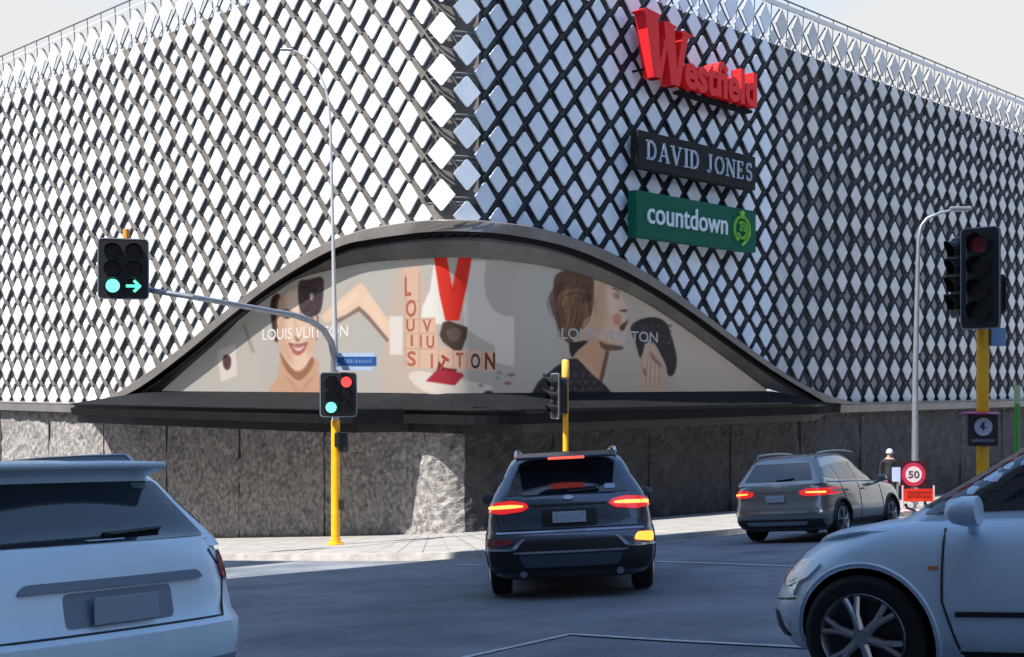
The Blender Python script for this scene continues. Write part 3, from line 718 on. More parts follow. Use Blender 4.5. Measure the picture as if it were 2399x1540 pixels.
# ------------------------------------------------------------------ shop signs on the right facade
def quad_sign(name, label, x0, yt0, yb0, x1, yt1, yb1, off, depth, m, bevel=.02):
    s0, zt0 = i2w(x0, yt0, off); s1, zt1 = i2w(x1, yt1, off); zb0 = i2w(x0, yb0, off)[1]; zb1 = i2w(x1, yb1, off)[1]
    zt, zb = (zt0+zt1)/2, (zb0+zb1)/2
    root = empty(name, tuple(wp(s0, zb, off)), label, "sign"); wroot(root)
    mb = MB(); mb.prism([(s0, zb), (s1, zb), (s1, zt), (s0, zt)], lambda u, v, d: wp(u, v, d), off-depth, off)
    pl = mb.build("sign_box", m, root, bevel=bevel)
    return root, s0, s1, zb, zt
r1, s0, s1, zb, zt = quad_sign("sign_board", "dark charcoal shop sign with serif capitals, below the red lettering", 1497, 313, 402, 1770, 360, 437, .55, .35, mat("charcoal_panel", (.020, .020, .022), .7, spec=.2, noise_amt=.15, nscale=3))
# serif capitals from strokes
def ribbon(mb, pts, w, fn, d0, d1):
    for (a, b) in zip(pts, pts[1:]):
        dx, dy = b[0]-a[0], b[1]-a[1]; L = math.hypot(dx, dy); ux, uy = dx/L*w*.3, dy/L*w*.3; px_, py_ = -dy/L*w/2, dx/L*w/2
        mb.prism([(a[0]-ux+px_, a[1]-uy+py_), (b[0]+ux+px_, b[1]+uy+py_), (b[0]+ux-px_, b[1]+uy-py_), (a[0]-ux-px_, a[1]-uy-py_)], fn, d0, d1)
def arc(cx, cy, rx, ry, a0, a1, n=8): return [(cx+rx*math.cos(R(lerp(a0, a1, k/n))), cy+ry*math.sin(R(lerp(a0, a1, k/n)))) for k in range(n+1)]
TK, TN = .17, .07
G = {
 'D': [(TK, [(.18, .03), (.18, .97)]), (TN, [(.02, .03), (.4, .03)]), (TN, [(.02, .97), (.4, .97)]), (TK*.85, arc(.4, .5, .42, .46, -88, 88))],
 'A': [(TN, [(.08, .03), (.46, .97)]), (TK, [(.46, .97), (.84, .03)]), (TN, [(.22, .34), (.68, .34)]), (TN, [(-.04, .03), (.2, .03)]), (TN, [(.7, .03), (1.0, .03)])],
 'V': [(TK, [(.12, .97), (.5, .03)]), (TN, [(.5, .03), (.86, .97)]), (TN, [(-.04, .97), (.28, .97)]), (TN, [(.72, .97), (1.0, .97)])],
 'I': [(TK, [(.5, .03), (.5, .97)]), (TN, [(.3, .03), (.7, .03)]), (TN, [(.3, .97), (.7, .97)])],
 'J': [(TK, [(.62, .97), (.62, .2)]), (TN*1.4, arc(.42, .2, .2, .2, 0, -150)), (TN, [(.42, .97), (.84, .97)])],
 'O': [(TK*.9, arc(.5, .5, .4, .46, 110, 250)), (TK*.9, arc(.5, .5, .4, .46, -70, 70)), (TN, arc(.5, .5, .4, .46, 70, 110)), (TN, arc(.5, .5, .4, .46, 250, 290))],
 'N': [(TN, [(.14, .03), (.14, .97)]), (TK, [(.14, .97), (.84, .03)]), (TN, [(.84, .03), (.84, .97)]), (TN, [(0, .03), (.3, .03)]), (TN, [(0, .97), (.2, .97)]), (TN, [(.7, .97), (.98, .97)])],
 'E': [(TK, [(.2, .03), (.2, .97)]), (TN, [(.04, .03), (.8, .03)]), (TN, [(.04, .97), (.76, .97)]), (TN, [(.2, .5), (.6, .5)]), (TN, [(.8, .03), (.8, .22)]), (TN, [(.76, .97), (.76, .8)]), (TN, [(.6, .4), (.6, .6)])],
 'S': [(TK*.8, arc(.48, .73, .3, .24, 30, 250)), (TK*.8, arc(.48, .27, .32, .25, 80, -150)), (TN, [(.76, .97), (.76, .78)]), (TN, [(.18, .03), (.18, .24)])],
}
mb = MB(); fn = lambda u, v, d: wp(u, v, d)
a_, _ = i2w(1512, 350, .56); b_, _ = i2w(1764, 400, .56)
word = [('D', 1), ('A', 1.0), ('V', 1.0), ('I', .55), ('D', 1), (' ', .42), ('J', .75), ('O', 1.05), ('N', 1), ('E', .85), ('S', .8)]
tot = sum(w for _, w in word); cw = (b_-a_)/tot; cx = a_; zl0, zl1 = lerp(zb, zt, .25), lerp(zb, zt, .76)
for ch, w in word:
    if ch != ' ':
        for tw, pts in G[ch]:
            ribbon(mb, [(cx+(x*.86+.05)*cw*w/(1 if ch not in 'I' else .55)-(0 if ch != 'I' else .18*cw), zl0+(zl1-zl0)*y) for x, y in pts], tw*(zl1-zl0)*.9, fn, .553, .60)
    cx += cw*w
mb.build("sign_lettering", mat("pale_letters", srgb(176, 192, 214), .4), r1)
r2, s0, s1, zb, zt = quad_sign("sign_board", "green supermarket sign with white lowercase word and lime spiral emblem", 1491, 452, 556, 1771, 489, 590, .55, .35, mat("green_panel", srgb(2, 92, 72), .6, spec=.2, noise_amt=.06, nscale=1))
mb = MB()
a_, za = i2w(1516, 533, .56); b_, zb_ = i2w(1703, 553, .56)
H = zt-zb; add_text(mb, "countdown", fn, a_, b_, zb+H*.315, zb+H*.80, .553, .60, .006)
mb.build("sign_lettering", mat("white_letters", srgb(214, 228, 240), .4), r2)
mb = MB(); cs, _ = i2w(1737, 530, .56); cz = zb+H*.5; rr = H*.30
sx = .80
def lg(u, v, d): return wp(cs+u*1.05, cz+v, d)
ribbon(mb, arc(0, 0, rr, rr, -60, 235, 26), H*.07, lg, .553, .61)
ribbon(mb, arc(0, -.02*H, rr*.62, rr*.62, 120, -150, 22), H*.065, lg, .553, .62)
ribbon(mb, arc(rr*.05, 0, rr*.25, rr*.3, 200, -20, 10), H*.05, lg, .553, .615)
ribbon(mb, [(rr*.5, -rr*.9), (rr*.05, -rr*1.2)], H*.06, lg, .553, .61)
mb.prism(ellipse(0, rr*1.28, rr*.28, rr*.2, 14, .3), lg, .553, .62)
mb.build("spiral_emblem", mat("lime_emblem", srgb(120, 200, 70), .4), r2)
# big red lettering
OFFW = .75
s0, zW0 = i2w(1512, 178, OFFW); s1, _ = i2w(1774, 250, OFFW); zbase = (i2w(1540, 185, OFFW)[1]+i2w(1765, 250, OFFW)[1])/2
sW1 = i2w(1612, 200, OFFW)[0]; ztopW = i2w(1535, 34, OFFW)[1]
r3 = empty("red_lettering", tuple(wp(s0, zbase, OFFW)), "large glossy red name in raised letters with a tall W, high on the shaded facade", "sign"); wroot(r3)
M_RED = mat("glossy_red_letters", (.90, .02, .028), .5, spec=.3)
mb = MB(); wW = sW1-s0; HW = ztopW-zbase
def wf(u, v, d): return wp(s0+u*wW, zbase+v*HW, d)
def blade(a, b, wa, wb): mb.prism([(a[0]-wa/2, a[1]), (b[0]-wb/2, b[1]), (b[0]+wb/2, b[1]), (a[0]+wa/2, a[1])], wf, OFFW-.42, OFFW)
blade((.14, 1.03), (.27, .02), .30, .17); 
mb.prism([(.52, .9), (.60, .9), (.38, .02), (.27, .02)], wf, OFFW-.40, OFFW-.006)
blade((.55, .93), (.68, -.02), .24, .16)
mb.prism([(.88, .86), (1.02, .84), (.80, -.02), (.68, -.02)], wf, OFFW-.40, OFFW-.006)
mb.prism([(-.10, 1.0), (.02, 1.06), (.36, 1.02), (.3, .97), (.0, .97)], wf, OFFW-.41, OFFW+.006)
mb.prism([(.40, .93), (.5, .96), (.74, .92), (.7, .88)], wf, OFFW-.41, OFFW+.006)
mb.prism([(.78, .87), (.9, .9), (1.1, .86), (1.06, .81)], wf, OFFW-.41, OFFW+.006)
sa = s0+wW*.93; add_text(mb, "estfield", fn, sa, s1, zbase-.02, zbase+HW*.60, OFFW-.4, OFFW, .035)
mb.build("raised_letters", M_RED, r3)
mb = MB(); mb.prism([(sa, zbase-.16), (s1, zbase-.16), (s1, zbase-.06), (sa, zbase-.06)], fn, OFFW-.5, OFFW-.2)
for k in range(8):
    u = lerp(s0+.3, s1-.2, k/7); mb.tube([wp(u, zbase+.3, -.3), wp(u, zbase+.3, OFFW-.3)], .04, 6)
mb.build("mounting_rail", M_FRAME2, r3)

# ------------------------------------------------------------------ unseen blocks added outside the frame to shade the road and right facade
def tower(name, label, t0, t1, o0, o1, ztop, m):
    c = C0+DL*((t0+t1)/2)+NL*((o0+o1)/2); root = empty(name, (c.x, c.y, gz(c.x, c.y)), label, "building"); wroot(root)
    mb = MB(); P = [C0+DL*t0+NL*o0, C0+DL*t1+NL*o0, C0+DL*t1+NL*o1, C0+DL*t0+NL*o1]
    zb_ = min(gz(p.x, p.y) for p in P)-1
    lo = [Vector((p.x, p.y, zb_)) for p in P]; hi = [Vector((p.x, p.y, ztop)) for p in P]
    mb.add(lo+hi, [(0, 1, 2, 3), (4, 5, 6, 7)]+[(i, (i+1) % 4, (i+1) % 4+4, i+4) for i in range(4)]); mb.build("wall", m, root)
    g = MB(); n = max(2, int((t1-t0)/3)); z = zb_+4
    while z < ztop-2.5:
        for k in range(n):
            a = t0+(k+.2)*(t1-t0)/n; b = t0+(k+.8)*(t1-t0)/n
            q = [C0+DL*a+NL*(o0-.03), C0+DL*b+NL*(o0-.03)]
            g.quad(Vector((q[0].x, q[0].y, z)), Vector((q[1].x, q[1].y, z)), Vector((q[1].x, q[1].y, z+1.8)), Vector((q[0].x, q[0].y, z+1.8)))
        z += 3.4
    g.build("window_glass", mat("block_glass", (.03, .04, .05), .08), root)
tower("shade_tower", "unseen tall pale block across the left street, added to shade the junction", -15.5, -6.2, 19, 30, 42, mat("pale_render", (.45, .44, .42), .8))
tower("shade_block_left", "unseen lower brick block across the left street, added to shade the road", -2.5, 45, 19.5, 32, 14.0, mat("brick_render", (.28, .2, .16), .8))
def tower_r(name, label, t0, t1, o0, o1, ztop, m):
    global DL, NL
    a_, b_ = DL, NL; DL, NL = DR, NR; tower(name, label, t0, t1, o0, o1, ztop, m); DL, NL = a_, b_
tower_r("shade_block_right", "unseen brown brick block across the right street, added to dim the facade", -6, 70, 27, 40, 13, mat("brown_brick_render", (.12, .09, .075), .8))
tower("shade_block_behind", "unseen mid-height grey block behind the viewpoint, added to shade the foreground", -62, -15, 26, 38, 22, mat("grey_render", (.35, .36, .37), .8))

# ------------------------------------------------------------------ traffic signals
M_YEL = mat("yellow_paint", (.95, .46, .015), .4, noise_amt=.12, nscale=6)
M_GALV = mat("galvanised_steel", (.30, .33, .37), .4, metal=.55, noise_amt=.1, nscale=5)
M_LAMP = mat("black_plastic", (.012, .013, .015), .45)
M_LAMPD = mat("lamp_board", (.014, .016, .02), .5)
M_EDGE = mat("pale_board_edge", (.22, .25, .30), .5)
M_LENS = mat("dark_lens", (.02, .018, .022), .25)
M_GRN = mat("lit_green_lens", (.05, .5, .4), .3, emit=(.16, 1, .72), es=1.0)
M_GRN2 = mat("lit_green_arrow", (.05, .5, .4), .3, emit=(.10, .80, .50), es=.9)
M_REDL = mat("lit_red_lens", (.5, .03, .03), .3, emit=(1, .06, .06), es=.9)
M_REDD = mat("dim_red_lens", (.30, .02, .04), .25)
def frame_mat(loc, face):
    """matrix with local -Y looking along face, Z up"""
    f = Vector((face[0], face[1], 0)).normalized(); y = -f; z = Vector((0, 0, 1)); x = y.cross(z)
    return Matrix(((x.x, y.x, z.x, loc[0]), (x.y, y.y, z.y, loc[1]), (x.z, y.z, z.z, loc[2]), (0, 0, 0, 1)))
def lantern(parent, loc, face, cols, rows, w, h, lit, lens_r=.11, visor=.2, name="signal_lantern"):
    Mt = frame_mat(loc, face)
    root_inv = parent.matrix_world.inverted()
    def L(u, v, d): return root_inv @ (Mt @ Vector((u, -d, v)))
    mb = MB(); mb.prism(rrect(-w/2, -h/2, w/2, h/2, .09), L, -.03, 0)
    bw = w*.62 if cols > 1 else .28; mb.prism(rrect(-bw/2-.04, -h*.40, bw/2+.04, h*.40, .05), L, -.24, -.03)
    b = mb.build(name, M_LAMPD, parent)
    mb = MB(); o_ = rrect(-w/2, -h/2, w/2, h/2, .09); i_ = rrect(-w/2+.022, -h/2+.022, w/2-.022, h/2-.022, .075); n = len(o_)
    mb.add([L(u, v, .004) for u, v in o_]+[L(u, v, .006) for u, v in i_], [(k, (k+1) % n, n+(k+1) % n, n+k) for k in range(n)])
    mb.build("board_edge", M_EDGE, b)
    vis = MB(); dk = MB()
    sp_v = h/(rows+.55); sp_u = w/(cols+.45)
    for c_ in range(cols):
        for r_ in range(rows):
            u = (c_-(cols-1)/2)*sp_u; v = ((rows-1)/2-r_)*sp_v
            key = lit.get((c_, r_))
            n = 18
            ringo = [(u+lens_r*1.28*math.cos(a), v+lens_r*1.28*math.sin(a)) for a in [2*math.pi*k/n for k in range(n)]]
            dk.prism(ringo, L, .0, .03)
            if key != "arrow":
                lb = MB(); lb.prism(ellipse(u, v, lens_r, lens_r, 20), L, .028, .045)
                lb.build("lens", {None: M_LENS, "g": M_GRN, "r": M_REDL, "d": M_REDD}[key], b)
            else:
                lb = MB(); q = lens_r*1.0
                for pts in ([(u-q, v), (u+q*.55, v)], [(u+q*.1, v+q*.75), (u+q*.85, v), (u+q*.1, v-q*.75)]): ribbon(lb, pts, lens_r*.42, L, .03, .045)
                lb.build("arrow_lens", M_GRN2, b)
            # visor: open-bottomed hood
            for k in range(n-5):
                a0 = R(-35)+(math.pi+R(70))*k/(n-5); a1_ = R(-35)+(math.pi+R(70))*(k+1)/(n-5)
                rr_ = lens_r*1.22; e0 = visor*(.55+.45*math.sin(max(0, min(math.pi, a0)))); e1 = visor*(.55+.45*math.sin(max(0, min(math.pi, a1_))))
                p = [(u+rr_*math.cos(a0), v+rr_*math.sin(a0)), (u+rr_*math.cos(a1_), v+rr_*math.sin(a1_))]
                vis.quad(L(p[0][0], p[0][1], .02), L(p[1][0], p[1][1], .02), L(p[1][0], p[1][1], e1), L(p[0][0], p[0][1], e0))
    dk.build("lens_surround", M_LAMP, b)
    vo = vis.build("visor", M_LAMP, b)
    so = vo.modifiers.new("t", 'SOLIDIFY'); so.thickness = .008
    return b
def at(x, y, Y): d = ray(x, y); return Vector((d.x*Y, Y, d.z*Y))
def rel(root, pts): inv = root.matrix_world.inverted(); return [inv @ Vector(p) for p in pts]
def pole_root(name, x, Y, label, cat):
    X = (x-1199.5)/FPX*Y; z = gz(X, Y)+.13
    r = empty(name, (X, Y, z), label, cat, "traffic signals round the junction" if cat == "traffic light" else None); bpy.context.view_layer.update(); return r
# 1: mast with arm, left
Y1 = 29.4
m1 = pole_root("traffic_signal", 786, Y1, "traffic signal on yellow mast with long arm, green arrow lantern and street light outreach", "traffic light")
b1 = m1.location.copy(); top1 = at(781, 872, Y1)
mb = MB(); ztop = at(781, 985, Y1).z-b1.z
mb.tube([(0, 0, 0), (0, 0, ztop)], .105, 16); mb.build("yellow_pole", M_YEL, m1, smooth=True)
mb = MB(); mb.tube([(0, 0, -.02), (0, 0, .05)], .2, 14); mb.tube([(0, 0, .05), (0, 0, .16)], .125, 14); mb.build("base_collar", M_YEL, m1, smooth=True)
lz = at(772, 215, Y1).z-b1.z
mb = MB()
pts = [(0, 0, ztop), (0, 0, at(782, 830, Y1).z-b1.z), (-.05, 0, at(780, 600, Y1).z-b1.z), (-.12, 0, at(773, 300, Y1).z-b1.z)]+[tuple(v-b1) for v in (at(770, 240, Y1), at(762, 205, Y1), at(745, 165, Y1), at(722, 138, Y1), at(700, 124, Y1), at(682, 117, Y1))]
mb.tube(pts, [.085, .07, .042, .034, .03, .028, .026, .024, .022, .02], 12); mb.build("light_column", mat("pale_pole", (.6, .6, .6), .45, metal=.3), m1, smooth=True)
mb = MB(); e_ = at(672, 117, Y1)-b1; mb.box(e_, (.3, .12, .05)); mb.build("street_luminaire", M_GALV, m1, bevel=.02)
YL = 25.0
cl = at(289, 630, YL)
P = [at(783, 872, Y1), at(783, 838, Y1), at(776, 802, Y1-.2), at(757, 772, Y1-.5), at(728, 752, Y1-1.0), at(690, 739, Y1-1.5), at(620, 727, Y1-2.3), at(540, 712, Y1-3.1), at(450, 696, Y1-4.1), at(300, 672, YL+.35)]
mb = MB(); mb.tube([tuple(v-b1) for v in P], [.09, .085, .08, .075, .072, .07, .066, .062, .06, .058], 12); mb.build("mast_arm", M_GALV, m1, smooth=True)
lantern(m1, tuple(cl), (.26, -1), 2, 3, 1.0, 1.24, {(0, 2): "g", (1, 2): "arrow"}, lens_r=.135, visor=.18)
mb = MB(); q = cl-b1+Vector((0.02, .12, .62)); mb.tube([q, q+Vector((0, 0, .2))], [.07, .06], 10); mb.tube([q+Vector((0, 0, -.5)), q], .05, 8); mb.build("arm_end_cap", mat("orange_cap", (.75, .33, .05), .5), m1)
# post lantern
c2_ = at(793, 925, Y1-.35)
lantern(m1, tuple(c2_), (.30, -1), 2, 3, .88, 1.06, {(1, 0): "r", (0, 2): "g"}, lens_r=.125, visor=.16)
mb = MB(); q = at(796, 1030, Y1)-b1; mb.box(q+Vector((.04, -.03, 0)), (.3, .22, .34)); mb.box(q+Vector((.1, -.05, -.2)), (.2, .2, .2)); mb.build("junction_box", M_LAMP, m1, bevel=.02)
mb = MB(); q = at(799, 1182, Y1)-b1; mb.box(q+Vector((.02, -.02, 0)), (.1, .14, .24)); mb.build("push_button", M_LAMP, m1, bevel=.01)
# street name sign on the mast
r_ = empty("street_name_sign", tuple(at(790, 846, Y1-.05)), "blue street name blade on the signal mast, over the billboard", "sign"); bpy.context.view_layer.update()
o_ = r_.location
a, b = at(790, 858, Y1-.05)-o_, at(882, 836, Y1-.05)-o_
mb = MB(); mb.prism([(a.x, a.z), (b.x, a.z), (b.x, b.z), (a.x, b.z)], lambda u, v, d: Vector((u, -d, v)), -.015, .015); mb.build("sign_blade", mat("blue_sign", srgb(38, 84, 150), .4), r_)
mb = MB(); mb.prism([(a.x-.02, a.z-.10), (b.x-.1, a.z-.10), (b.x-.1, a.z-.005), (a.x-.02, a.z-.005)], lambda u, v, d: Vector((u, -d, v)), -.02, .01)
mb.prism([(a.x-.02, b.z+.005), (b.x-.05, b.z+.005), (b.x-.05, b.z+.09), (a.x-.02, b.z+.09)], lambda u, v, d: Vector((u, -d, v)), -.02, .01)
mb.build("sign_bracket", mat("pale_blue_sign", srgb(170, 192, 222), .4), r_)
mb = MB(); rx = random.Random(5); u = a.x+.16
while u < b.x-.12:
    w_ = rx.uniform(.025, .05); hh = (b.z-a.z)*rx.uniform(.3, .42); mb.prism([(u, a.z+(b.z-a.z)*.32), (u+w_, a.z+(b.z-a.z)*.32), (u+w_, a.z+(b.z-a.z)*.32+hh), (u, a.z+(b.z-a.z)*.32+hh)], lambda u_, v, d: Vector((u_, -d, v)), .014, .019); u += w_+.03
mb.build("worn_lettering", mat("faded_white", srgb(104, 136, 186), .5), r_)
# 2: middle signal
Y2 = 27.5
m2 = pole_root("traffic_signal", 1325, Y2, "yellow pole signal above the black car, lantern turned side-on to the left", "traffic light")
b2 = m2.location.copy(); mb = MB(); zt_ = at(1325, 843, Y2).z-b2.z
mb.tube([(0, 0, 0), (0, 0, at(1325, 884, Y2).z-b2.z)], .062, 14); mb.build("yellow_pole", M_YEL, m2, smooth=True)
mb = MB(); mb.tube([(0, 0, at(1325, 884, Y2).z-b2.z), (0, 0, zt_-.04), (0, 0, zt_)], [.085, .085, .06], 14); mb.build("pole_cap", mat("yellow_cap", (.85, .50, .08), .4), m2, smooth=True)
lantern(m2, tuple(at(1300, 928, Y2-.05)), (-1.0, -.28), 1, 3, .62, 1.02, {}, lens_r=.11, visor=.26)
mb = MB()
for dz in (.25, -.25): mb.tube([tuple(at(1325, 928, Y2)-b2+Vector((0, 0, dz))), tuple(at(1303, 928, Y2)-b2+Vector((0, 0, dz)))], .025, 8)
mb.build("bracket", M_GALV, m2)
# 3: right signal on island
Y3 = 22.0; X3 = (2302-1199.5)/FPX*Y3
il = MB(); ic = Vector((X3+.3, Y3, 0))
def isl(u, v, d): p = ic+DR*u+NR*v; return Vector((p.x, p.y, gz(p.x, p.y)+d))
il.prism(rrect(-3.2, -.8, 3.2, .8, .7), isl, -.05, .13); tag(il.build("traffic_island", M_KERB), "raised kerbed traffic island in the right street", kind="structure")
m3 = pole_root("traffic_signal", 2302, Y3, "large four-aspect traffic signal on stout yellow pole at the right edge", "traffic light")
b3 = m3.location.copy(); mb = MB(); mb.tube([(0, 0, 0), (0, 0, at(2302, 700, Y3).z-b3.z)], .105, 16); mb.build("yellow_pole", M_YEL, m3, smooth=True)
mb = MB(); mb.tube([(0, 0, -.02), (0, 0, .1)], .17, 14); mb.build("base_collar", M_YEL, m3, smooth=True)
lantern(m3, tuple(at(2296, 652, Y3-.3)), (-.85, -1), 1, 4, .70, 1.80, {(0, 0): "d"}, lens_r=.15, visor=.34)
lantern(m3, tuple(at(2246, 650, Y3+.15)), (-1, -.12), 1, 4, .62, 1.45, {}, lens_r=.14, visor=.26)
lantern(m3, tuple(at(2340, 690, Y3+.1)), (1, .25), 1, 2, .42, .70, {}, lens_r=.11, visor=.1)
mb = MB(); q = at(2334, 790, Y3)-b3; mb.box(q, (.26, .22, .32)); mb.build("control_box", mat("pale_blue_box", srgb(120, 158, 205), .5), m3, bevel=.015)
mb = MB()
for yy in (570, 640, 735): mb.tube([tuple(at(2302, yy, Y3)-b3), tuple(at(2240, yy, Y3+.15)-b3)], .025, 8); mb.tube([tuple(at(2302, yy, Y3)-b3), tuple(at(2335, yy+20, Y3+.1)-b3)], .02, 8)
mb.tube([tuple(at(2302, 790, Y3)-b3), tuple(at(2330, 790, Y3)-b3)], .025, 8)
mb.build("bracket", M_GALV, m3)
# banner on the pole
r_ = empty("pole_banner", tuple(at(2302, 1005, Y3-.12)), "dark navy pole banner with pale round badge and pink disc top", "banner"); bpy.context.view_layer.update(); o_ = r_.location
def bf(u, v, d): return Vector((u, -d, v))
px3 = Y3/FPX
mb = MB(); mb.prism(rrect(-34*px3, -40*px3, 34*px3, 34*px3, .03), bf, -.03, .03); mb.build("banner_panel", mat("navy_panel", srgb(12, 14, 40), .5), r_)
mb = MB(); mb.tube([(0, .12, 33*px3), (0, .12, 36*px3), (0, .12, 39*px3)], [.33, .36, .28], 24); mb.build("pink_disc", mat("magenta", srgb(168, 30, 110), .4), r_, smooth=True)
mb = MB(); mb.prism(ellipse(0, 5*px3, 21*px3, 21*px3, 28), bf, .031, .04); bd = mb.build("round_badge", mat("pale_badge", srgb(182, 190, 215), .4), r_)
mb = MB(); ribbon(mb, [(0, -3*px3), (0, 14*px3)], .03, bf, .041, .047); ribbon(mb, [(-7*px3, 3*px3), (6*px3, 3*px3)], .025, bf, .041, .047); ribbon(mb, [(-7*px3, 3*px3), (0, 14*px3)], .025, bf, .041, .047); mb.build("badge_numeral", mat("navy_numeral", srgb(70, 60, 110), .5), bd)
mb = MB(); rx = random.Random(8); u = -27*px3
while u < 26*px3:
    w_ = rx.uniform(1.6, 3.4)*px3; mb.prism([(u, -30*px3), (u+w_, -30*px3), (u+w_, -24*px3), (u, -24*px3)], bf, .031, .036); u += w_+1.0*px3
mb.build("small_wording", mat("dull_blue_wording", srgb(120, 130, 165), .5), r_)
# green post
X4 = (2383-1199.5)/FPX*19.5; r_ = empty("green_post", (X4, 19.5, gz(X4, 19.5)), "slim bright green post at the right edge", "post")
mb = MB(); zz = at(2383, 905, 19.5).z-gz(X4, 19.5); mb.tube([(0, 0, 0), (0, 0, zz)], .042, 12); mb.build("post_shaft", mat("green_paint", srgb(70, 160, 60), .4), r_, smooth=True)
mb = MB(); mb.tube([(0, 0, zz-.28), (0, 0, zz+.02)], .047, 12); mb.tube([(0, 0, -.02), (0, 0, .03)], .11, 12); mb.build("post_collar", mat("pale_green", srgb(176, 196, 150), .4), r_, smooth=True)

# street light right
Y5 = 35.5; m5 = pole_root("street_lamp", 2143, Y5, "tall slim grey street lamp with curved outreach before the right facade", "street lamp"); b5 = m5.location.copy()
mb = MB(); pts = [at(2143, 1215, Y5), at(2144, 900, Y5), at(2150, 620, Y5), at(2152, 560, Y5), at(2158, 530, Y5), at(2172, 512, Y5), at(2200, 500, Y5), at(2235, 491, Y5)]
pts[0] = b5; mb.tube([tuple(v-b5) for v in pts], [.1, .085, .06, .055, .05, .045, .04, .035], 12); mb.build("lamp_post", M_GALV, m5, smooth=True)
mb = MB(); e_ = at(2250, 489, Y5)-b5; mb.box(e_, (.62, .22, .10)); mb.build("lamp_head", M_GALV, m5, bevel=.03)
mb = MB(); mb.box(e_+Vector((.02, 0, -.06)), (.42, .16, .03)); mb.build("lamp_glass", mat("frosted_glass", (.6, .6, .6), .3), m5)

# road work signs by the pavement
Y6 = 33.0; px6 = Y6/FPX
g6 = at(2140, 1200, Y6); zg = gz(g6.x, Y6)+.13
r_ = empty("speed_limit_sign", (g6.x, Y6, zg), "round 50 speed sign with red ring on a dark square backing, on a post", "sign"); cz_ = at(2140, 1112, Y6).z-zg
mb = MB(); mb.tube([(0, .05, 0), (0, .05, cz_)], .03, 8); mb.build("sign_post", M_GALV, r_)
mb = MB(); mb.prism(rrect(-30*px6, cz_-30*px6, 30*px6, cz_+32*px6, .05), bf, -.02, .01); mb.build("sign_backing", mat("maroon_backing", srgb(60, 20, 32), .5), r_)
mb = MB(); mb.prism(ellipse(0, cz_, 28*px6, 28*px6), bf, .011, .02); mb.build("red_ring", mat("sign_red", srgb(190, 50, 80), .4), r_)
mb = MB(); mb.prism(ellipse(0, cz_, 19*px6, 19*px6), bf, .021, .027); mb.build("white_disc", mat("sign_white", srgb(225, 205, 210), .4), r_)
mb = MB(); add_text(mb, "50", bf, -13*px6, 13*px6, cz_-8*px6, cz_+9*px6, .028, .034, .02); mb.build("sign_numerals", mat("sign_grey", srgb(80, 80, 84), .5), r_)
r_ = empty("road_works_sign", (g6.x, Y6-.4, gz(g6.x, Y6-.4)+.13), "red-orange road works board on a pale frame below the 50 sign", "sign"); o_ = r_.location; bpy.context.view_layer.update()
cz_ = at(2140, 1160, Y6-.4).z-o_.z
mb = MB(); mb.prism(rrect(-34*px6, cz_-15*px6, 36*px6, cz_+14*px6, .04), bf, -.02, .01); mb.build("board", mat("orange_red_board", srgb(214, 52, 30), .4, noise_amt=.25, nscale=6), r_)
mb = MB()
for sg in (-1, 1):
    mb.tube([(sg*36*px6, 0, cz_+22*px6), (sg*36*px6, 0, cz_-32*px6), (sg*40*px6, -.15, 0)], .025, 8); mb.tube([(sg*36*px6, 0, cz_-30*px6), (sg*38*px6, .35, 0)], .02, 8)
mb.tube([(-38*px6, -.1, cz_-36*px6), (38*px6, -.1, cz_-36*px6)], .03, 8)
mb.build("board_frame", mat("pale_pink_frame", srgb(216, 170, 178), .5), r_)
mb = MB()
for k, (u, v, w_, h_) in enumerate(((-18, -25, 14, 12), (4, -27, 12, 10), (22, -28, 16, 12))): mb.prism(rrect((u-w_/2)*px6, cz_+(v-h_/2)*px6, (u+w_/2)*px6, cz_+(v+h_/2)*px6, .03), bf, -.1, .03)
mb.build("sandbag", mat("pale_sandbag", (.45, .43, .40), .8, noise_amt=.3, nscale=8), r_, bevel=.02)
mb = MB(); rx = random.Random(2)
for row in (3, -6):
    u = -26*px6
    while u < 26*px6: w_ = rx.uniform(3, 6)*px6; mb.prism([(u, cz_+row*px6), (u+w_, cz_+row*px6), (u+w_, cz_+(row+6)*px6), (u, cz_+(row+6)*px6)], bf, .011, .016); u += w_+1.6*px6
mb.build("board_wording", mat("dark_red_wording", srgb(150, 30, 18), .5), r_)
wx = at(2104, 1112, Y6+.5); r_ = empty("notice_board", (wx.x, Y6+.5, gz(wx.x, Y6+.5)+.13), "pale blue-white square notice on a post left of the 50 sign", "sign"); cz_ = wx.z-r_.location.z
mb = MB(); mb.prism(rrect(-14*px6, cz_-17*px6, 16*px6, cz_+17*px6, .03), bf, -.02, .01); mb.build("notice_panel", mat("pale_blue_notice", srgb(186, 200, 236), .4), r_)
mb = MB(); mb.tube([(0, .04, 0), (0, .04, cz_)], .03, 8); mb.build("sign_post", M_GALV, r_)

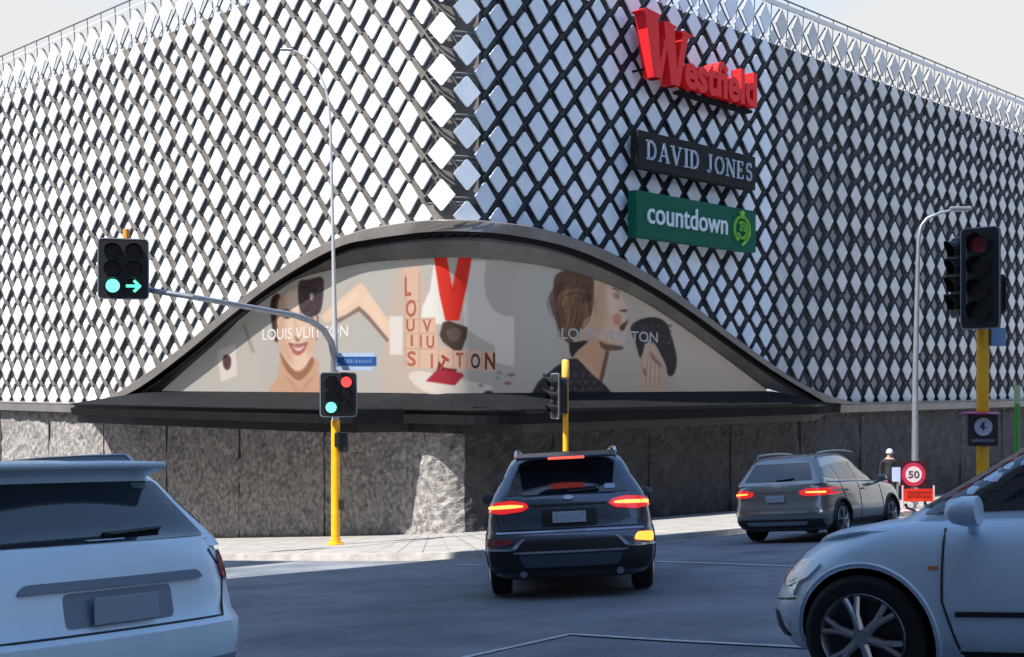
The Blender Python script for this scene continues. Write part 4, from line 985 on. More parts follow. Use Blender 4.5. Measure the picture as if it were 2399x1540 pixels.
# person beside the notice
def person(loc, face, label, H=1.72, coat=(30, 30, 36), trouser=(24, 26, 34), hair=(50, 40, 36)):
    root = empty("person", None or (0, 0, 0), label, "person", mw=frame_mat(loc, face)); s = H/1.72
    V = [(0, 0, .95), (0, 0, 1.12), (0, .01, 1.30), (0, .01, 1.42), (0, -.01, 1.50), (0, -.01, 1.62), (0, -.005, 1.70)]
    E = [(0, 1), (1, 2), (2, 3), (3, 4), (4, 5), (5, 6)]; Rd = [.155, .13, .155, .12, .055, .088, .055]
    for sg in (-1, 1):
        b = len(V); V += [(sg*.10, 0, .88), (sg*.11, -.01, .50), (sg*.11, .02, .09), (sg*.12, -.14, .04)]; E += [(0, b), (b, b+1), (b+1, b+2), (b+2, b+3)]; Rd += [.10, .065, .045, .04]
        b = len(V); V += [(sg*.20, .01, 1.38), (sg*.25, .02, 1.12), (sg*.25, -.06, .88), (sg*.25, -.09, .79)]; E += [(3, b), (b, b+1), (b+1, b+2), (b+2, b+3)]; Rd += [.065, .048, .036, .03]
        h = len(V)-1
        for f in range(5):
            fx = sg*.25+(f-2)*.017; b2_ = len(V); V += [(fx, -.10-(.02 if f == (4 if sg < 0 else 0) else 0), .745), (fx, -.09, .70+.008*abs(f-2))]; E += [(h, b2_), (b2_, b2_+1)]; Rd += [.0095, .008]
    me = bpy.data.meshes.new("body"); me.from_pydata([Vector(v)*s for v in V], E, []); o = bpy.data.objects.new("body", me); COL.objects.link(o); o.parent = root
    sk = o.modifiers.new("skin", 'SKIN'); 
    for i, r in enumerate(Rd): me.skin_vertices[0].data[i].radius = (r*s, r*s)
    me.skin_vertices[0].data[0].use_root = True
    o.modifiers.new("sub", 'SUBSURF').render_levels = 2
    dg = bpy.context.evaluated_depsgraph_get(); me2 = bpy.data.meshes.new_from_object(o.evaluated_get(dg)); o.modifiers.clear(); o.data = me2
    me2.materials.clear()
    for m_ in (mat("coat", srgb(*coat), .8), mat("trousers", srgb(*trouser), .8), mat("skin", srgb(190, 150, 130), .6), mat("shoes", (.02, .02, .02), .5)): me2.materials.append(m_)
    for p in me2.polygons:
        z = p.center.z/s; x = abs(p.center.x)/s
        p.material_index = 2 if z > 1.47 or (x > .2 and z < .84) else (3 if z < .09 else (1 if z < .86 else 0)); p.use_smooth = True
    mb = MB(); pts = []
    n = 14
    for i in range(7):
        ph = math.pi/2*(1-i/6)-.15
        for k in range(n): a = 2*math.pi*k/n; pts.append((.102*math.cos(ph)*math.cos(a), .006+.115*math.cos(ph)*math.sin(a), 1.635+.12*math.sin(ph)))
    mb.add([Vector(p)*s for p in pts], [(i*n+k, i*n+(k+1) % n, (i+1)*n+(k+1) % n, (i+1)*n+k) for i in range(6) for k in range(n)])
    h = mb.build("cap", mat("grey_cap", srgb(*hair), .9), root, smooth=True); 
    mb = MB()
    for sg in (-1, 1): mb.prism(ellipse(sg*.035*s, 1.63*s, .012*s, .008*s, 10), lambda u, v, d: Vector((u, -d, v)), .07*s, .098*s)
    mb.build("eyes", mat("dark_eye", (.03, .02, .02), .3), root)
    mb = MB(); mb.prism([(-.012*s, 1.59*s), (.012*s, 1.59*s), (0, 1.635*s)], lambda u, v, d: Vector((u*(1 if d < .1 else .4), -d, v)), .07*s, .112*s); mb.prism(ellipse(0, 1.56*s, .024*s, .005*s, 10), lambda u, v, d: Vector((u, -d, v)), .07*s, .092*s)
    mb.build("nose_and_mouth", mat("lips", srgb(160, 100, 90), .5), root)
    return root
px_, Yp = at(2084, 1100, 35).x, 35.0
person((px_, Yp, gz(px_, Yp)+.13), (-.2, -1), "person in dark coat and pale grey cap standing left of the road signs", hair=(170, 176, 190))
mb = MB(); q = Vector((px_-.22, Yp-.22, gz(px_, Yp)+.13+.72)); r_ = empty("shoulder_bag", tuple(q), "small dusky red bag held at the side of the person in dark clothes", "bag")
mb.box((0, 0, 0), (.22, .12, .30)); mb.build("bag_body", mat("dusky_red", srgb(140, 56, 84), .6), r_, bevel=.04)
mb = MB(); mb.tube([(-.08, 0, .14), (-.04, 0, .24), (.04, 0, .24), (.08, 0, .14)], .01, 6); mb.build("handle", mat("dusky_red", srgb(140, 56, 84), .6), r_)
# ------------------------------------------------------------------ cars
def paint(name, c, metal=.55, rough=.32, coat=1.0): return mat(name, c, rough, metal=metal, coat=coat, noise_amt=.04, nscale=3)
M_GLASS = mat("tinted_car_glass", (.010, .016, .024), .04, spec=.8, coat=.5)
M_TYRE = mat("tyre_rubber", (.012, .012, .013), .85, bump=.3, bscale=60)
M_RIM = mat("alloy_rim", (.42, .43, .45), .3, metal=.8)
M_TRIM = mat("black_trim", (.014, .015, .017), .5)
M_CHROME = mat("chrome_trim", (.62, .65, .7), .15, metal=1)
M_TAIL = mat("lit_tail_lamp", (.45, .015, .02), .15, emit=(1, .03, .03), es=.35, coat=1)
M_TAILB = mat("lit_tail_bar", (.8, .2, .05), .2, emit=(1, .30, .06), es=1.6)
M_TAILO = mat("unlit_tail_lamp", (.30, .02, .03), .12, coat=1)
M_IND = mat("lit_indicator", (.5, .2, .03), .2, emit=(1, .36, .05), es=1.1)
M_HEAD = mat("headlamp_lens", (.62, .66, .72), .08, spec=.9, coat=1)
M_PLATE = mat("number_plate", (.42, .50, .60), .45)
def plan(w, xf, xr, rf, rr, bf_, br_, taper=.04):
    """rounded plan outline, fixed point count, counter-clockwise from rear right"""
    pts = []; rf = min(rf, w*.55); rr = min(rr, w*.55)
    def cor(cx, cy, r, a0):
        for k in range(7): a = R(a0+90*k/6); pts.append((cx+r*math.cos(a), cy+r*math.sin(a)))
    cor(xr+rr, -w+rr, rr, 180)
    for k in range(1, 24): pts.append((lerp(xr+rr, xf-rf, k/24), -w))
    cor(xf-rf, -w+rf, rf, 270)
    for k in range(1, 10): pts.append((xf, lerp(-w+rf, w-rf, k/10)))
    cor(xf-rf, w-rf, rf, 0)
    for k in range(1, 24): pts.append((lerp(xf-rf, xr+rr, k/24), w))
    cor(xr+rr, w-rr, rr, 90)
    for k in range(1, 10): pts.append((xr, lerp(w-rr, -w+rr, k/10)))
    out = []; mid = (xf+xr)/2; hl = (xf-xr)/2
    for x, y in pts:
        u = max(-1, min(1, (x-mid)/hl)); yy = y*(1-taper*abs(u)**2.5)
        if u > 0: x -= bf_*(y/w)**2*u*u
        else: x += br_*(y/w)**2*u*u
        out.append((x, yy))
    return out
def car(P, name, label, cat, center, heading, paint_m, group=None):
    h = Vector((heading[0], heading[1], 0)).normalized(); xa = (h-GN*h.dot(GN)).normalized(); ya = GN.cross(xa)
    X, Y = center; o = Vector((X, Y, gz(X, Y)+.01))
    Mw = Matrix(((xa.x, ya.x, GN.x, o.x), (xa.y, ya.y, GN.y, o.y), (xa.z, ya.z, GN.z, o.z), (0, 0, 0, 1)))
    Mw = Mw @ Matrix.Diagonal((1, 1, P.get("zscale", 1), 1))
    root = empty(name, label=label, cat=cat, group=group, mw=Mw)
    W = P["W"]/2; zs = P["shoulder"]; zb = P["zb"]; roof = P["roof"]
    mb = MB(); rings = []
    for v, wm, xf, xr in P["tub"]:
        pl = plan(W*wm, xf, xr, P.get("rf", .3), P.get("rr", .22), P.get("bf", .16), P.get("br", .07))
        rings.append([(x, y, lerp(zb, sinterp(zs, x), v)) for x, y in pl])
    last = P["tub"][-1]; crown = P.get("crown", .05)
    for ins, dz in ((.03, .018), (.09, .034), (.2, .045), (.45, crown), (.75, crown+.008), (.97, crown+.01)):
        pl = plan(W*last[1]*(1-ins), last[2]-ins*W*.55, last[3]+ins*W*.25, .22, .18, P.get("bf", .16), P.get("br", .07))
        rings.append([(x, y, sinterp(zs, x)+dz) for x, y in pl])
    n = len(rings[0]); vs = [p for r in rings for p in r]; fs = []
    for i in range(len(rings)-1):
        for k in range(n): fs.append((i*n+k, i*n+(k+1) % n, (i+1)*n+(k+1) % n, (i+1)*n+k))
    fs.append(tuple(reversed(range(n)))); fs.append(tuple(range((len(rings)-1)*n, len(rings)*n)))
    mb.add(vs, fs); body = mb.build("body", paint_m, root)
    # wheel arches
    wb, tr, rw = P["axle"], P["track"], P["rw"]
    cut = MB()
    for ax in wb:
        for sg in (-1, 1): cut.tube([(ax, sg*(W-.30), rw-.01), (ax, sg*(W+.2), rw-.01)], rw+P.get("gap", .055), 40)
    co = cut.build("cutter", M_TRIM); co.matrix_world = Mw; body.data.materials.append(M_TRIM)
    bm_ = body.modifiers.new("b", 'BOOLEAN'); bm_.operation = 'DIFFERENCE'; bm_.object = co; bm_.solver = 'EXACT'
    bpy.context.view_layer.update(); dg = bpy.context.evaluated_depsgraph_get(); me = bpy.data.meshes.new_from_object(body.evaluated_get(dg))
    body.modifiers.clear(); body.data = me; bpy.data.objects.remove(co)
    for p in me.polygons: p.use_smooth = True
    me.set_sharp_from_angle(angle=R(38))
    # greenhouse
    g = MB(); rings2 = []
    for u, hw, xf, xr in P["house"]:
        pl = plan(hw, xf, xr, .16 if u < .9 else .2, .14 if u < .9 else .2, P.get("gbf", .16), P.get("gbr", .07), .0)
        pl = [(x, y*(1-P.get("gtaper", .10)*max(0, (x-(xf+xr)/2)/((xf-xr)/2))**2)) for x, y in pl]
        rings2.append([(x, y, lerp(sinterp(zs, x)-.03, sinterp(roof, x), u)) for x, y in pl])
    lu, lw, lf, lr = P["house"][-1]
    for ins, dz in ((.12, .018), (.35, .034), (.7, .044), (.97, .046)):
        pl = plan(lw*(1-ins), lf-ins*.35, lr+ins*.35, .2*(1-ins*.8), .2*(1-ins*.8), .1*(1-ins), .06*(1-ins), 0)
        rings2.append([(x, y, sinterp(roof, x)+dz) for x, y in pl])
    vs2 = [p for r in rings2 for p in r]; fs2 = []
    for i in range(len(rings2)-1):
        for k in range(n): fs2.append((i*n+k, i*n+(k+1) % n, (i+1)*n+(k+1) % n, (i+1)*n+k))
    fs2.append(tuple(reversed(range(n)))); fs2.append(tuple(range((len(rings2)-1)*n, len(rings2)*n)))
    g.add(vs2, fs2); g.build("cabin", paint_m, root, smooth=38)
    bvh = BVHTree.FromPolygons([Vector(v) for v in vs+vs2], [tuple(f) for f in fs]+[tuple(i+len(vs) for i in f) for f in fs2])
    AX = {"L": lambda a, b: (Vector((a, 3, b)), Vector((0, -1, 0))), "R": lambda a, b: (Vector((a, -3, b)), Vector((0, 1, 0))),
          "B": lambda a, b: (Vector((-5, a, b)), Vector((1, 0, 0))), "F": lambda a, b: (Vector((5, a, b)), Vector((-1, 0, 0))), "T": lambda a, b: (Vector((a, b, 4)), Vector((0, 0, -1)))}
    def decal(nm, poly, ax, m_, off=.006, step=.06, parent=None, round_=True):
        if round_: poly = chamfer(poly)
        v, f, nn = tri2d(poly, step); fr, bk = [], []
        prev = None
        for a, b in v:
            o_, d_ = AX[ax](a, b); hit = bvh.ray_cast(o_, d_)
            if hit[0] is None: hit = bvh.find_nearest(o_+d_*(3-W*.9 if ax in "LR" else 5-2.3))
            if ax in "LR" and abs(hit[0].y) < W*.62 and b < sinterp(zs, a): hit = bvh.find_nearest(Vector((a, W*.98*(1 if ax == "L" else -1), b)))
            p = hit[0]; nn_ = hit[1].normalized(); nn_ = -nn_ if nn_.dot(d_) > 0 else nn_; nn_ = (nn_-d_*.35).normalized()
            fr.append(p+nn_*off); bk.append(p-nn_*.02)
        mb_ = MB(); k = len(fr); bd = [(i, (i+1) % nn) for i in range(nn)]
        mb_.add(fr+bk, list(f)+[(a, b, b+k, a+k) for a, b in bd])
        o = mb_.build(nm, m_, parent or root, smooth=40); return o
    def chamfer(poly, r=.03):
        out = []
        for i in range(len(poly)):
            a, b, c = Vector(poly[i-1]), Vector(poly[i]), Vector(poly[(i+1) % len(poly)])
            da, dc = (a-b), (c-b); ra = min(r, da.length*.3); rc = min(r, dc.length*.3)
            p, q = b+da.normalized()*ra, b+dc.normalized()*rc
            for k in range(4): t = k/3; out.append(tuple(p*(1-t)**2+b*2*t*(1-t)+q*t*t))
        return out
    def both(nm, poly, m_, **kw):
        return [decal(nm, poly, ax, m_, **kw) for ax in ("L", "R")]
    def mirrored(nm, poly, ax, m_, **kw):
        return [decal(nm, poly, ax, m_, **kw), decal(nm, [(-a, b) for a, b in poly][::-1], ax, m_, **kw)]
    def seam(pts, ax, nm="panel_seam", w=.007):
        mb_ = MB(); L = []
        for a, b in resample(pts, .06, False):
            o_, d_ = AX[ax](a, b); hit = bvh.ray_cast(o_, d_)
            if hit[0] is not None: L.append(hit[0]-d_*.001)
        if len(L) > 1: mb_.tube(L, w, 5); mb_.build(nm, M_TRIM, root)
    # wheels
    for ax in wb:
        for sg in (-1, 1):
            wr = empty("wheel", (ax, sg*(tr), rw)); wr.parent = root
            t = MB(); prof = [(-.105, rw-.10), (-.11, rw-.03), (-.085, rw), (.085, rw), (.11, rw-.03), (.105, rw-.10)]; nn = 40
            vs_ = [(r_*math.cos(2*math.pi*k/nn), y_, r_*math.sin(2*math.pi*k/nn)) for y_, r_ in prof for k in range(nn)]
            t.add(vs_, [(i*nn+k, i*nn+(k+1) % nn, (i+1)*nn+(k+1) % nn, (i+1)*nn+k) for i in range(5) for k in range(nn)]+[(5*nn+k, 5*nn+(k+1) % nn, (k+1) % nn, k) for k in range(nn)])
            t.build("tyre", M_TYRE, wr, smooth=40)
            rm = MB(); rr_ = rw-.095; ys = sg*.112
            prof = [(.0, rr_+.004), (.006, rr_), (-.02, rr_-.02), (-.05, rr_-.03)]
            vs_ = [(r_*math.cos(2*math.pi*k/nn), ys+sg*y_, r_*math.sin(2*math.pi*k/nn)) for y_, r_ in prof for k in range(nn)]
            rm.add(vs_, [(i*nn+k, i*nn+(k+1) % nn, (i+1)*nn+(k+1) % nn, (i+1)*nn+k) for i in range(3) for k in range(nn)])
            ns = P.get("spokes", 5)
            for k in range(ns):
                a = 2*math.pi*k/ns+.3
                for da in (-.10, .10):
                    e1, e2 = Vector((math.cos(a+da*.6), 0, math.sin(a+da*.6))), Vector((math.cos(a+da*1.6), 0, math.sin(a+da*1.6)))
                    rm.tube([e1*.04+Vector((0, ys+sg*.006, 0)), e1*.12+Vector((0, ys+sg*.008, 0)), e2*(rr_-.01)+Vector((0, ys-sg*.004, 0))], [.024, .018, .016], 6)
            rm.tube([(0, ys-sg*.03, 0), (0, ys+sg*.014, 0)], .055, 16)
            rm.build("rim", M_RIM, wr, smooth=40)
            dk = MB(); dk.tube([(0, ys-sg*.06, 0), (0, ys-sg*.05, 0)], rr_-.005, 30); dk.build("brake_disc", M_TRIM, wr)
    # arch lip
    lipm = M_TRIM if P.get("cladding") else paint_m
    for ax in wb:
        for sg in (-1, 1):
            q = []
            for k in range(25):
                a = R(-12+204*k/24); x_, z_ = ax+(rw+.07)*math.cos(a), rw-.01+(rw+.07)*math.sin(a)
                o_, d_ = AX["L" if sg > 0 else "R"](x_, max(z_, zb+.03)); hit = bvh.ray_cast(o_, d_)
                if hit[0] is not None: q.append(hit[0]-d_*.002)
            m_ = MB(); m_.tube(q, .028 if P.get("cladding") else .010, 6); m_.build("wheel_arch", lipm, root, smooth=True)
    # windows
    both("side_window", P["win_front"], M_GLASS); both("side_window", P["win_rear"], M_GLASS)
    if "win_quarter" in P: both("side_window", P["win_quarter"], M_GLASS)
    decal("windscreen", P["windscreen"], "F", M_GLASS); decal("rear_window", P["rear_window"], "B", M_GLASS)
    for q in P["doors"]:
        for ax in "LR": seam(q, ax)
    for x_ in P["handles"]:
        for sg, ax in ((1, "L"), (-1, "R")):
            o_, d_ = AX[ax](x_, P["handle_z"]); p = bvh.ray_cast(o_, d_)[0]
            m_ = MB(); m_.tube([p+Vector((-.09, 0, 0)), p+Vector((-.08, sg*.03, 0)), p+Vector((.08, sg*.03, 0)), p+Vector((.09, 0, 0))], .013, 8); m_.build("door_handle", P.get("handle_m", paint_m), root, smooth=True)
    for sg in (1, -1):
        m_ = MB(); mx, mz = P["mirror"]; my = sg*(W+.07); pl = ellipse(0, 0, .10, .075, 16)
        for k, (sc, xo) in enumerate(((.55, .09), (.95, .05), (1, -.02), (.9, -.035))): pass
        vs_ = []; 
        for sc, xo in ((.3, .11), (.8, .075), (1, .02), (1, -.05), (.9, -.055)): vs_ += [(mx+xo, my+u*sc, mz+v*sc) for u, v in pl]
        m_.add(vs_, [(i*16+k, i*16+(k+1) % 16, (i+1)*16+(k+1) % 16, (i+1)*16+k) for i in range(4) for k in range(16)]+[tuple(range(16)), tuple(range(64, 80))])
        m_.tube([(mx, my-sg*.06, mz-.05), (mx+.02, sg*(W-.12), mz-.10)], .03, 8)
        mo = m_.build("wing_mirror", paint_m, root, smooth=50)
    # rails
    if P.get("rails"):
        x0, x1, yr = P["rails"]
        for sg in (1, -1):
            m_ = MB(); q = [(x0, sg*yr, sinterp(roof, x0)+.0)]+[(lerp(x0, x1, t), sg*(yr-.0*t), sinterp(roof, lerp(x0, x1, t))+P.get("rail_h", .06)) for t in (.05, .25, .5, .75, .95)]+[(x1, sg*yr, sinterp(roof, x1))]
            m_.tube(q, .018, 8); m_.build("roof_rail", P.get("rail_m", M_CHROME), root, smooth=True)
    P["extra"](root, decal, mirrored, both, seam, bvh, AX)
    return root

def plate(root, x, z, tilt=0, front=False, blank=False):
    sg = 1 if front else -1
    mb = MB(); mb.box((x, 0, z), (.012, .36, .125)); o = mb.build("number_plate", mat("dull_number_plate", (.26, .34, .42), .5) if blank else M_PLATE, root, bevel=.004)
    if blank: return
    mb = MB(); rx = random.Random(int(abs(x*100)))
    y = -.14
    for k in range(6):
        for (dy, dz, wy, wz) in ((-.013, .016, .006, .03), (.013, .016, .006, .03), (-.013, -.016, .006, .03), (.013, -.016, .006, .03), (0, .03, .03, .006), (0, 0, .03, .006), (0, -.03, .03, .006)):
            if rx.random() < .66: mb.box((x+sg*.0075, y+dy, z+dz), (.002, wy, wz))
        y += .055
    mb.build("plate_characters", mat("plate_grey", (.30, .36, .44), .5), root)

# --- black SUV seen from behind
def ex_suv(root, decal, mirrored, both, seam, bvh, AX):
    sp = MB(); m_ = MB()
    # spoiler
    v = [(-1.80, .56, 1.655), (-1.80, -.56, 1.655), (-2.16, -.55, 1.60), (-2.16, .55, 1.60), (-1.85, .58, 1.58), (-1.85, -.58, 1.58), (-2.15, -.55, 1.565), (-2.15, .55, 1.565)]
    sp.add(v, [(0, 1, 2, 3), (4, 7, 6, 5), (0, 4, 5, 1), (1, 5, 6, 2), (2, 6, 7, 3), (3, 7, 4, 0)]); so = sp.build("roof_spoiler", M_BLKPAINT, root, bevel=.02)
    bl_ = MB(); bl_.box((-2.163, .0, 1.575), (.02, .40, .03)); bl_.build("brake_light", mat("lit_brake_light", (.6, .05, .05), .2, emit=(1, .12, .08), es=.7), so, bevel=.008)
    mirrored("tail_light", [(.90, .99), (.90, 1.08), (.62, 1.11), (.46, 1.075), (.43, 1.03), (.50, .985), (.74, .96)], "B", M_TAIL, off=.02)
    mirrored("tail_light_bar", [(.86, 1.015), (.86, 1.052), (.62, 1.062), (.49, 1.05), (.49, 1.03), (.64, 1.02)], "B", M_TAILB, off=.026)
    both("tail_light", [(-2.22, .99), (-2.20, 1.06), (-2.06, 1.07), (-1.96, 1.05), (-2.10, 1.0)], M_TAIL, off=.012)
    decal("tailgate_garnish", [(.42, 1.035), (.42, 1.055), (-.42, 1.055), (-.42, 1.035)], "B", M_TRIM, off=.012)
    decal("emblem", ellipse(0, 1.12, .06, .024, 16), "B", M_CHROME2, off=.016, step=.03, round_=False)
    decal("plate_recess", [(.30, .80), (.30, .99), (-.30, .99), (-.30, .80)], "B", M_TRIM, off=.004)
    plate(root, -2.345, .905)
    decal("rear_bumper_panel", [(.86, .30), (.88, .56), (.60, .56), (.50, .66), (-.50, .66), (-.60, .56), (-.88, .56), (-.86, .30)], "B", M_TRIM, off=.012)
    decal("skid_plate", [(.50, .36), (.56, .50), (-.56, .50), (-.50, .36)], "B", mat("satin_skid", (.10, .12, .15), .35, metal=.6), off=.03)
    decal("skid_trim", [(.60, .51), (.62, .535), (-.62, .535), (-.60, .51)], "B", M_CHROME, off=.03)
    decal("bumper_crease", [(.80, .735), (.80, .755), (-.80, .755), (-.80, .735)], "B", M_CHROME2, off=.012)
    decal("reflector", [(.90, .60), (.90, .69), (.66, .68), (.60, .63)], "B", M_TAILO, off=.022)
    decal("indicator", [(-.88, .59), (-.88, .70), (-.72, .70), (-.68, .62)], "B", M_IND, off=.03)
    mirrored("chrome_bracket", [(.92, .555), (.92, .58), (.64, .575), (.52, .675), (.48, .675), (.60, .55)], "B", M_CHROME, off=.028)
    decal("rear_wiper", [(.0, 1.17), (.0, 1.185), (-.34, 1.20), (-.34, 1.19)], "B", M_TRIM, off=.03, round_=False)
    decal("window_sticker", [(-.40, 1.20), (-.40, 1.255), (-.52, 1.255), (-.52, 1.20)], "B", mat("pale_sticker", (.42, .55, .75), .4), off=.012)
    seam([(.68, 1.12), (.80, .95), (.74, .78), (-.74, .78), (-.80, .95), (-.68, 1.12)], "B")
    for sg in (1, -1):
        mb = MB(); mb.tube([(-2.30, sg*.52, .28), (-2.12, sg*.52, .29)], .04, 12); mb.build("exhaust", M_CHROME2, root, smooth=True)
    mb = MB(); mb.box((-1.2, 0, .30), (1.9, 1.3, .16)); mb.build("underbody", M_TRIM, root)
    mirrored("head_light", [(.88, .78), (.88, .88), (.50, .90), (.46, .80)], "F", M_HEAD, off=.01)
M_CHROME2 = mat("dull_chrome", (.32, .36, .42), .3, metal=.9)
M_BLKPAINT = paint("dark_navy_paint", (.065, .085, .125), .5, .28)
P_SUV = dict(zscale=.955, W=1.89, zb=.21, rf=.32, rr=.24, bf=.2, br=.09, gap=.06, cladding=True, crown=.05,
  shoulder=[(-2.4, 1.12), (-1.8, 1.12), (-.5, 1.09), (.6, 1.05), (1.1, 1.04), (1.8, .96), (2.2, .84), (2.36, .72)],
  roof=[(-2.2, 1.52), (-1.9, 1.58), (-1.2, 1.635), (-.3, 1.65), (.3, 1.60), (.9, 1.5)],
  tub=[(0, .84, 2.16, -2.14), (.05, .90, 2.26, -2.26), (.16, .975, 2.33, -2.35), (.32, 1.0, 2.35, -2.385), (.46, 1.0, 2.35, -2.385), (.56, .995, 2.34, -2.36), (.60, .985, 2.33, -2.325), (.74, .975, 2.30, -2.31), (.86, .96, 2.24, -2.29), (.95, .945, 2.18, -2.265), (1.0, .925, 2.12, -2.24)],
  house=[(0, .845, 1.02, -2.235), (.12, .83, .95, -2.20), (.35, .775, .72, -2.11), (.6, .705, .42, -2.02), (.82, .655, .15, -1.95), (.94, .615, -.02, -1.91), (1.0, .575, -.10, -1.87)],
  axle=(1.385, -1.385), track=.80, rw=.365, win_front=[(.55, 1.13), (-.38, 1.15), (-.38, 1.50), (-.15, 1.50), (.16, 1.44)], win_rear=[(-.46, 1.15), (-1.28, 1.16), (-1.34, 1.46), (-.46, 1.50)], win_quarter=[(-1.38, 1.17), (-1.95, 1.22), (-1.86, 1.40), (-1.42, 1.45)],
  windscreen=[(-.68, 1.13), (.68, 1.13), (.55, 1.50), (-.55, 1.50)], rear_window=[(-.66, 1.165), (.66, 1.165), (.53, 1.50), (-.53, 1.50)],
  doors=[[(.75, 1.08), (.85, .45), (.75, .34)], [(-.42, 1.12), (-.42, .34)], [(-1.15, .75), (-1.33, 1.1)]], handles=(-.18, -1.02), handle_z=.95, mirror=(.62, 1.13), rails=(-1.75, .0, .56), rail_h=.075, extra=ex_suv)
rc = ray(1346, 1395)*13.15; hd = Vector((.035, 1)).normalized()
car(P_SUV, "suv", "dark navy SUV with lit tail lights, seen from behind, waiting at the corner", "car", (rc.x+hd.x*2.36, 13.15+hd.y*2.36), hd, M_BLKPAINT)

# --- grey SUV turning off to the right
def ex_grey(root, decal, mirrored, both, seam, bvh, AX):
    mirrored("tail_light", [(.90, .87), (.90, 1.0), (.60, 1.01), (.44, .96), (.46, .89), (.60, .86)], "B", M_TAIL, off=.018)
    mirrored("tail_light_bar", [(.86, .91), (.86, .945), (.56, .95), (.56, .925)], "B", M_TAILB, off=.024)
    both("tail_light", [(-2.20, .88), (-2.20, 1.0), (-2.0, 1.01), (-1.92, .97), (-2.1, .89)], M_TAIL, off=.012)
    plate(root, -2.33, .83); decal("tailgate_garnish", [(.42, .955), (.42, .975), (-.42, .975), (-.42, .955)], "B", M_CHROME2, off=.012)
    decal("bumper_strip", [(.86, .555), (.86, .60), (-.86, .60), (-.86, .555)], "B", M_CHROME, off=.02)
    decal("rear_bumper_panel", [(.82, .27), (.84, .44), (-.84, .44), (-.82, .27)], "B", M_TRIM, off=.012)
    decal("skid_plate", [(.55, .34), (.60, .40), (-.60, .40), (-.55, .34)], "B", M_CHROME2, off=.03)
    for ax in "LR": decal("chrome_window_strip", [(.62, 1.075), (.62, 1.095), (-1.9, 1.14), (-1.9, 1.12)], ax, M_CHROME2, off=.012, round_=False)
    for ax in "LR": decal("sill_cladding", [(.95, .27), (.95, .38), (-.95, .38), (-.95, .27)], ax, M_TRIM, off=.012, round_=False)
    mb = MB(); mb.box((-1.2, 0, .28), (1.9, 1.3, .14)); mb.build("underbody", M_TRIM, root)
    decal("rear_wiper", [(.0, 1.16), (.0, 1.175), (-.32, 1.20), (-.32, 1.19)], "B", M_TRIM, off=.03, round_=False)
P_G = dict(P_SUV); P_G.update(W=1.86, extra=ex_grey, rails=(-1.7, .3, .58), rail_m=M_CHROME2,
  tub=[(0, .84, 2.16, -2.10), (.05, .90, 2.26, -2.22), (.16, .975, 2.33, -2.31), (.34, 1.0, 2.35, -2.34), (.50, 1.0, 2.35, -2.33), (.56, .995, 2.34, -2.30), (.70, .985, 2.31, -2.29), (.84, .97, 2.25, -2.27), (.95, .945, 2.18, -2.24), (1.0, .925, 2.12, -2.22)],
  win_rear=[(-.46, 1.15), (-1.28, 1.16), (-1.34, 1.46), (-.46, 1.50)])
hd = Vector((math.sin(R(35)), math.cos(R(35)))); rc = Vector((4.84, 22.35))
car(P_G, "suv", "silver-grey SUV driving away up the right street, seen from behind at an angle", "car", (rc.x+hd.x*2.3, rc.y+hd.y*2.3), hd, paint("warm_grey_paint", (.26, .265, .27), .6, .25))

# --- silver sedan entering on the right
def ex_sedan(root, decal, mirrored, both, seam, bvh, AX):
    mirrored("head_light", [(.60, .565), (.60, .62), (.52, .64), (.42, .63), (.40, .58), (.50, .56)], "F", M_HEAD, off=.014)
    both("head_light", [(2.02, .56), (1.92, .555), (1.76, .615), (1.68, .69), (1.82, .70), (1.94, .66), (2.02, .61)], M_HEAD, off=.016, step=.03)
    decal("grille", [(-.36, .58), (-.30, .70), (.30, .70), (.36, .58)], "F", M_TRIM, off=.01)
    decal("lower_intake", [(-.62, .28), (-.56, .42), (.56, .42), (.62, .28)], "F", M_TRIM, off=.01)
    both("fog_light", ellipse(1.97, .36, .05, .035, 12), M_HEAD, off=.004, step=.03, round_=False)
    both("rubbing_strip", [(.98, .425), (.98, .45), (-.9, .455), (-.9, .43)], M_TRIM, off=.012, round_=False)
    both("sill_trim", [(.98, .19), (.98, .25), (-.95, .25), (-.95, .19)], M_TRIM, off=.006, round_=False)
    both("side_repeater", [(1.10, .66), (1.10, .675), (1.05, .675), (1.05, .66)], M_IND2, off=.008, round_=False)
    
    seam([(2.10, .47), (1.86, .50)], "L"); seam([(2.10, .47), (1.86, .50)], "R")
    mirrored("tail_light", [(.80, .72), (.80, .88), (.5, .88), (.5, .74)], "B", M_TAILO, off=.015)
    plate(root, -2.28, .62)
    for sg in (1, -1):
        mb = MB(); mb.tube([(1.40, sg*.2-.3, .93), (1.36, sg*.2, .955), (1.30, sg*.2+.25, .98)], .008, 6); mb.build("wiper", M_TRIM, root)
M_IND2 = mat("amber_repeater", (.7, .25, .03), .3)
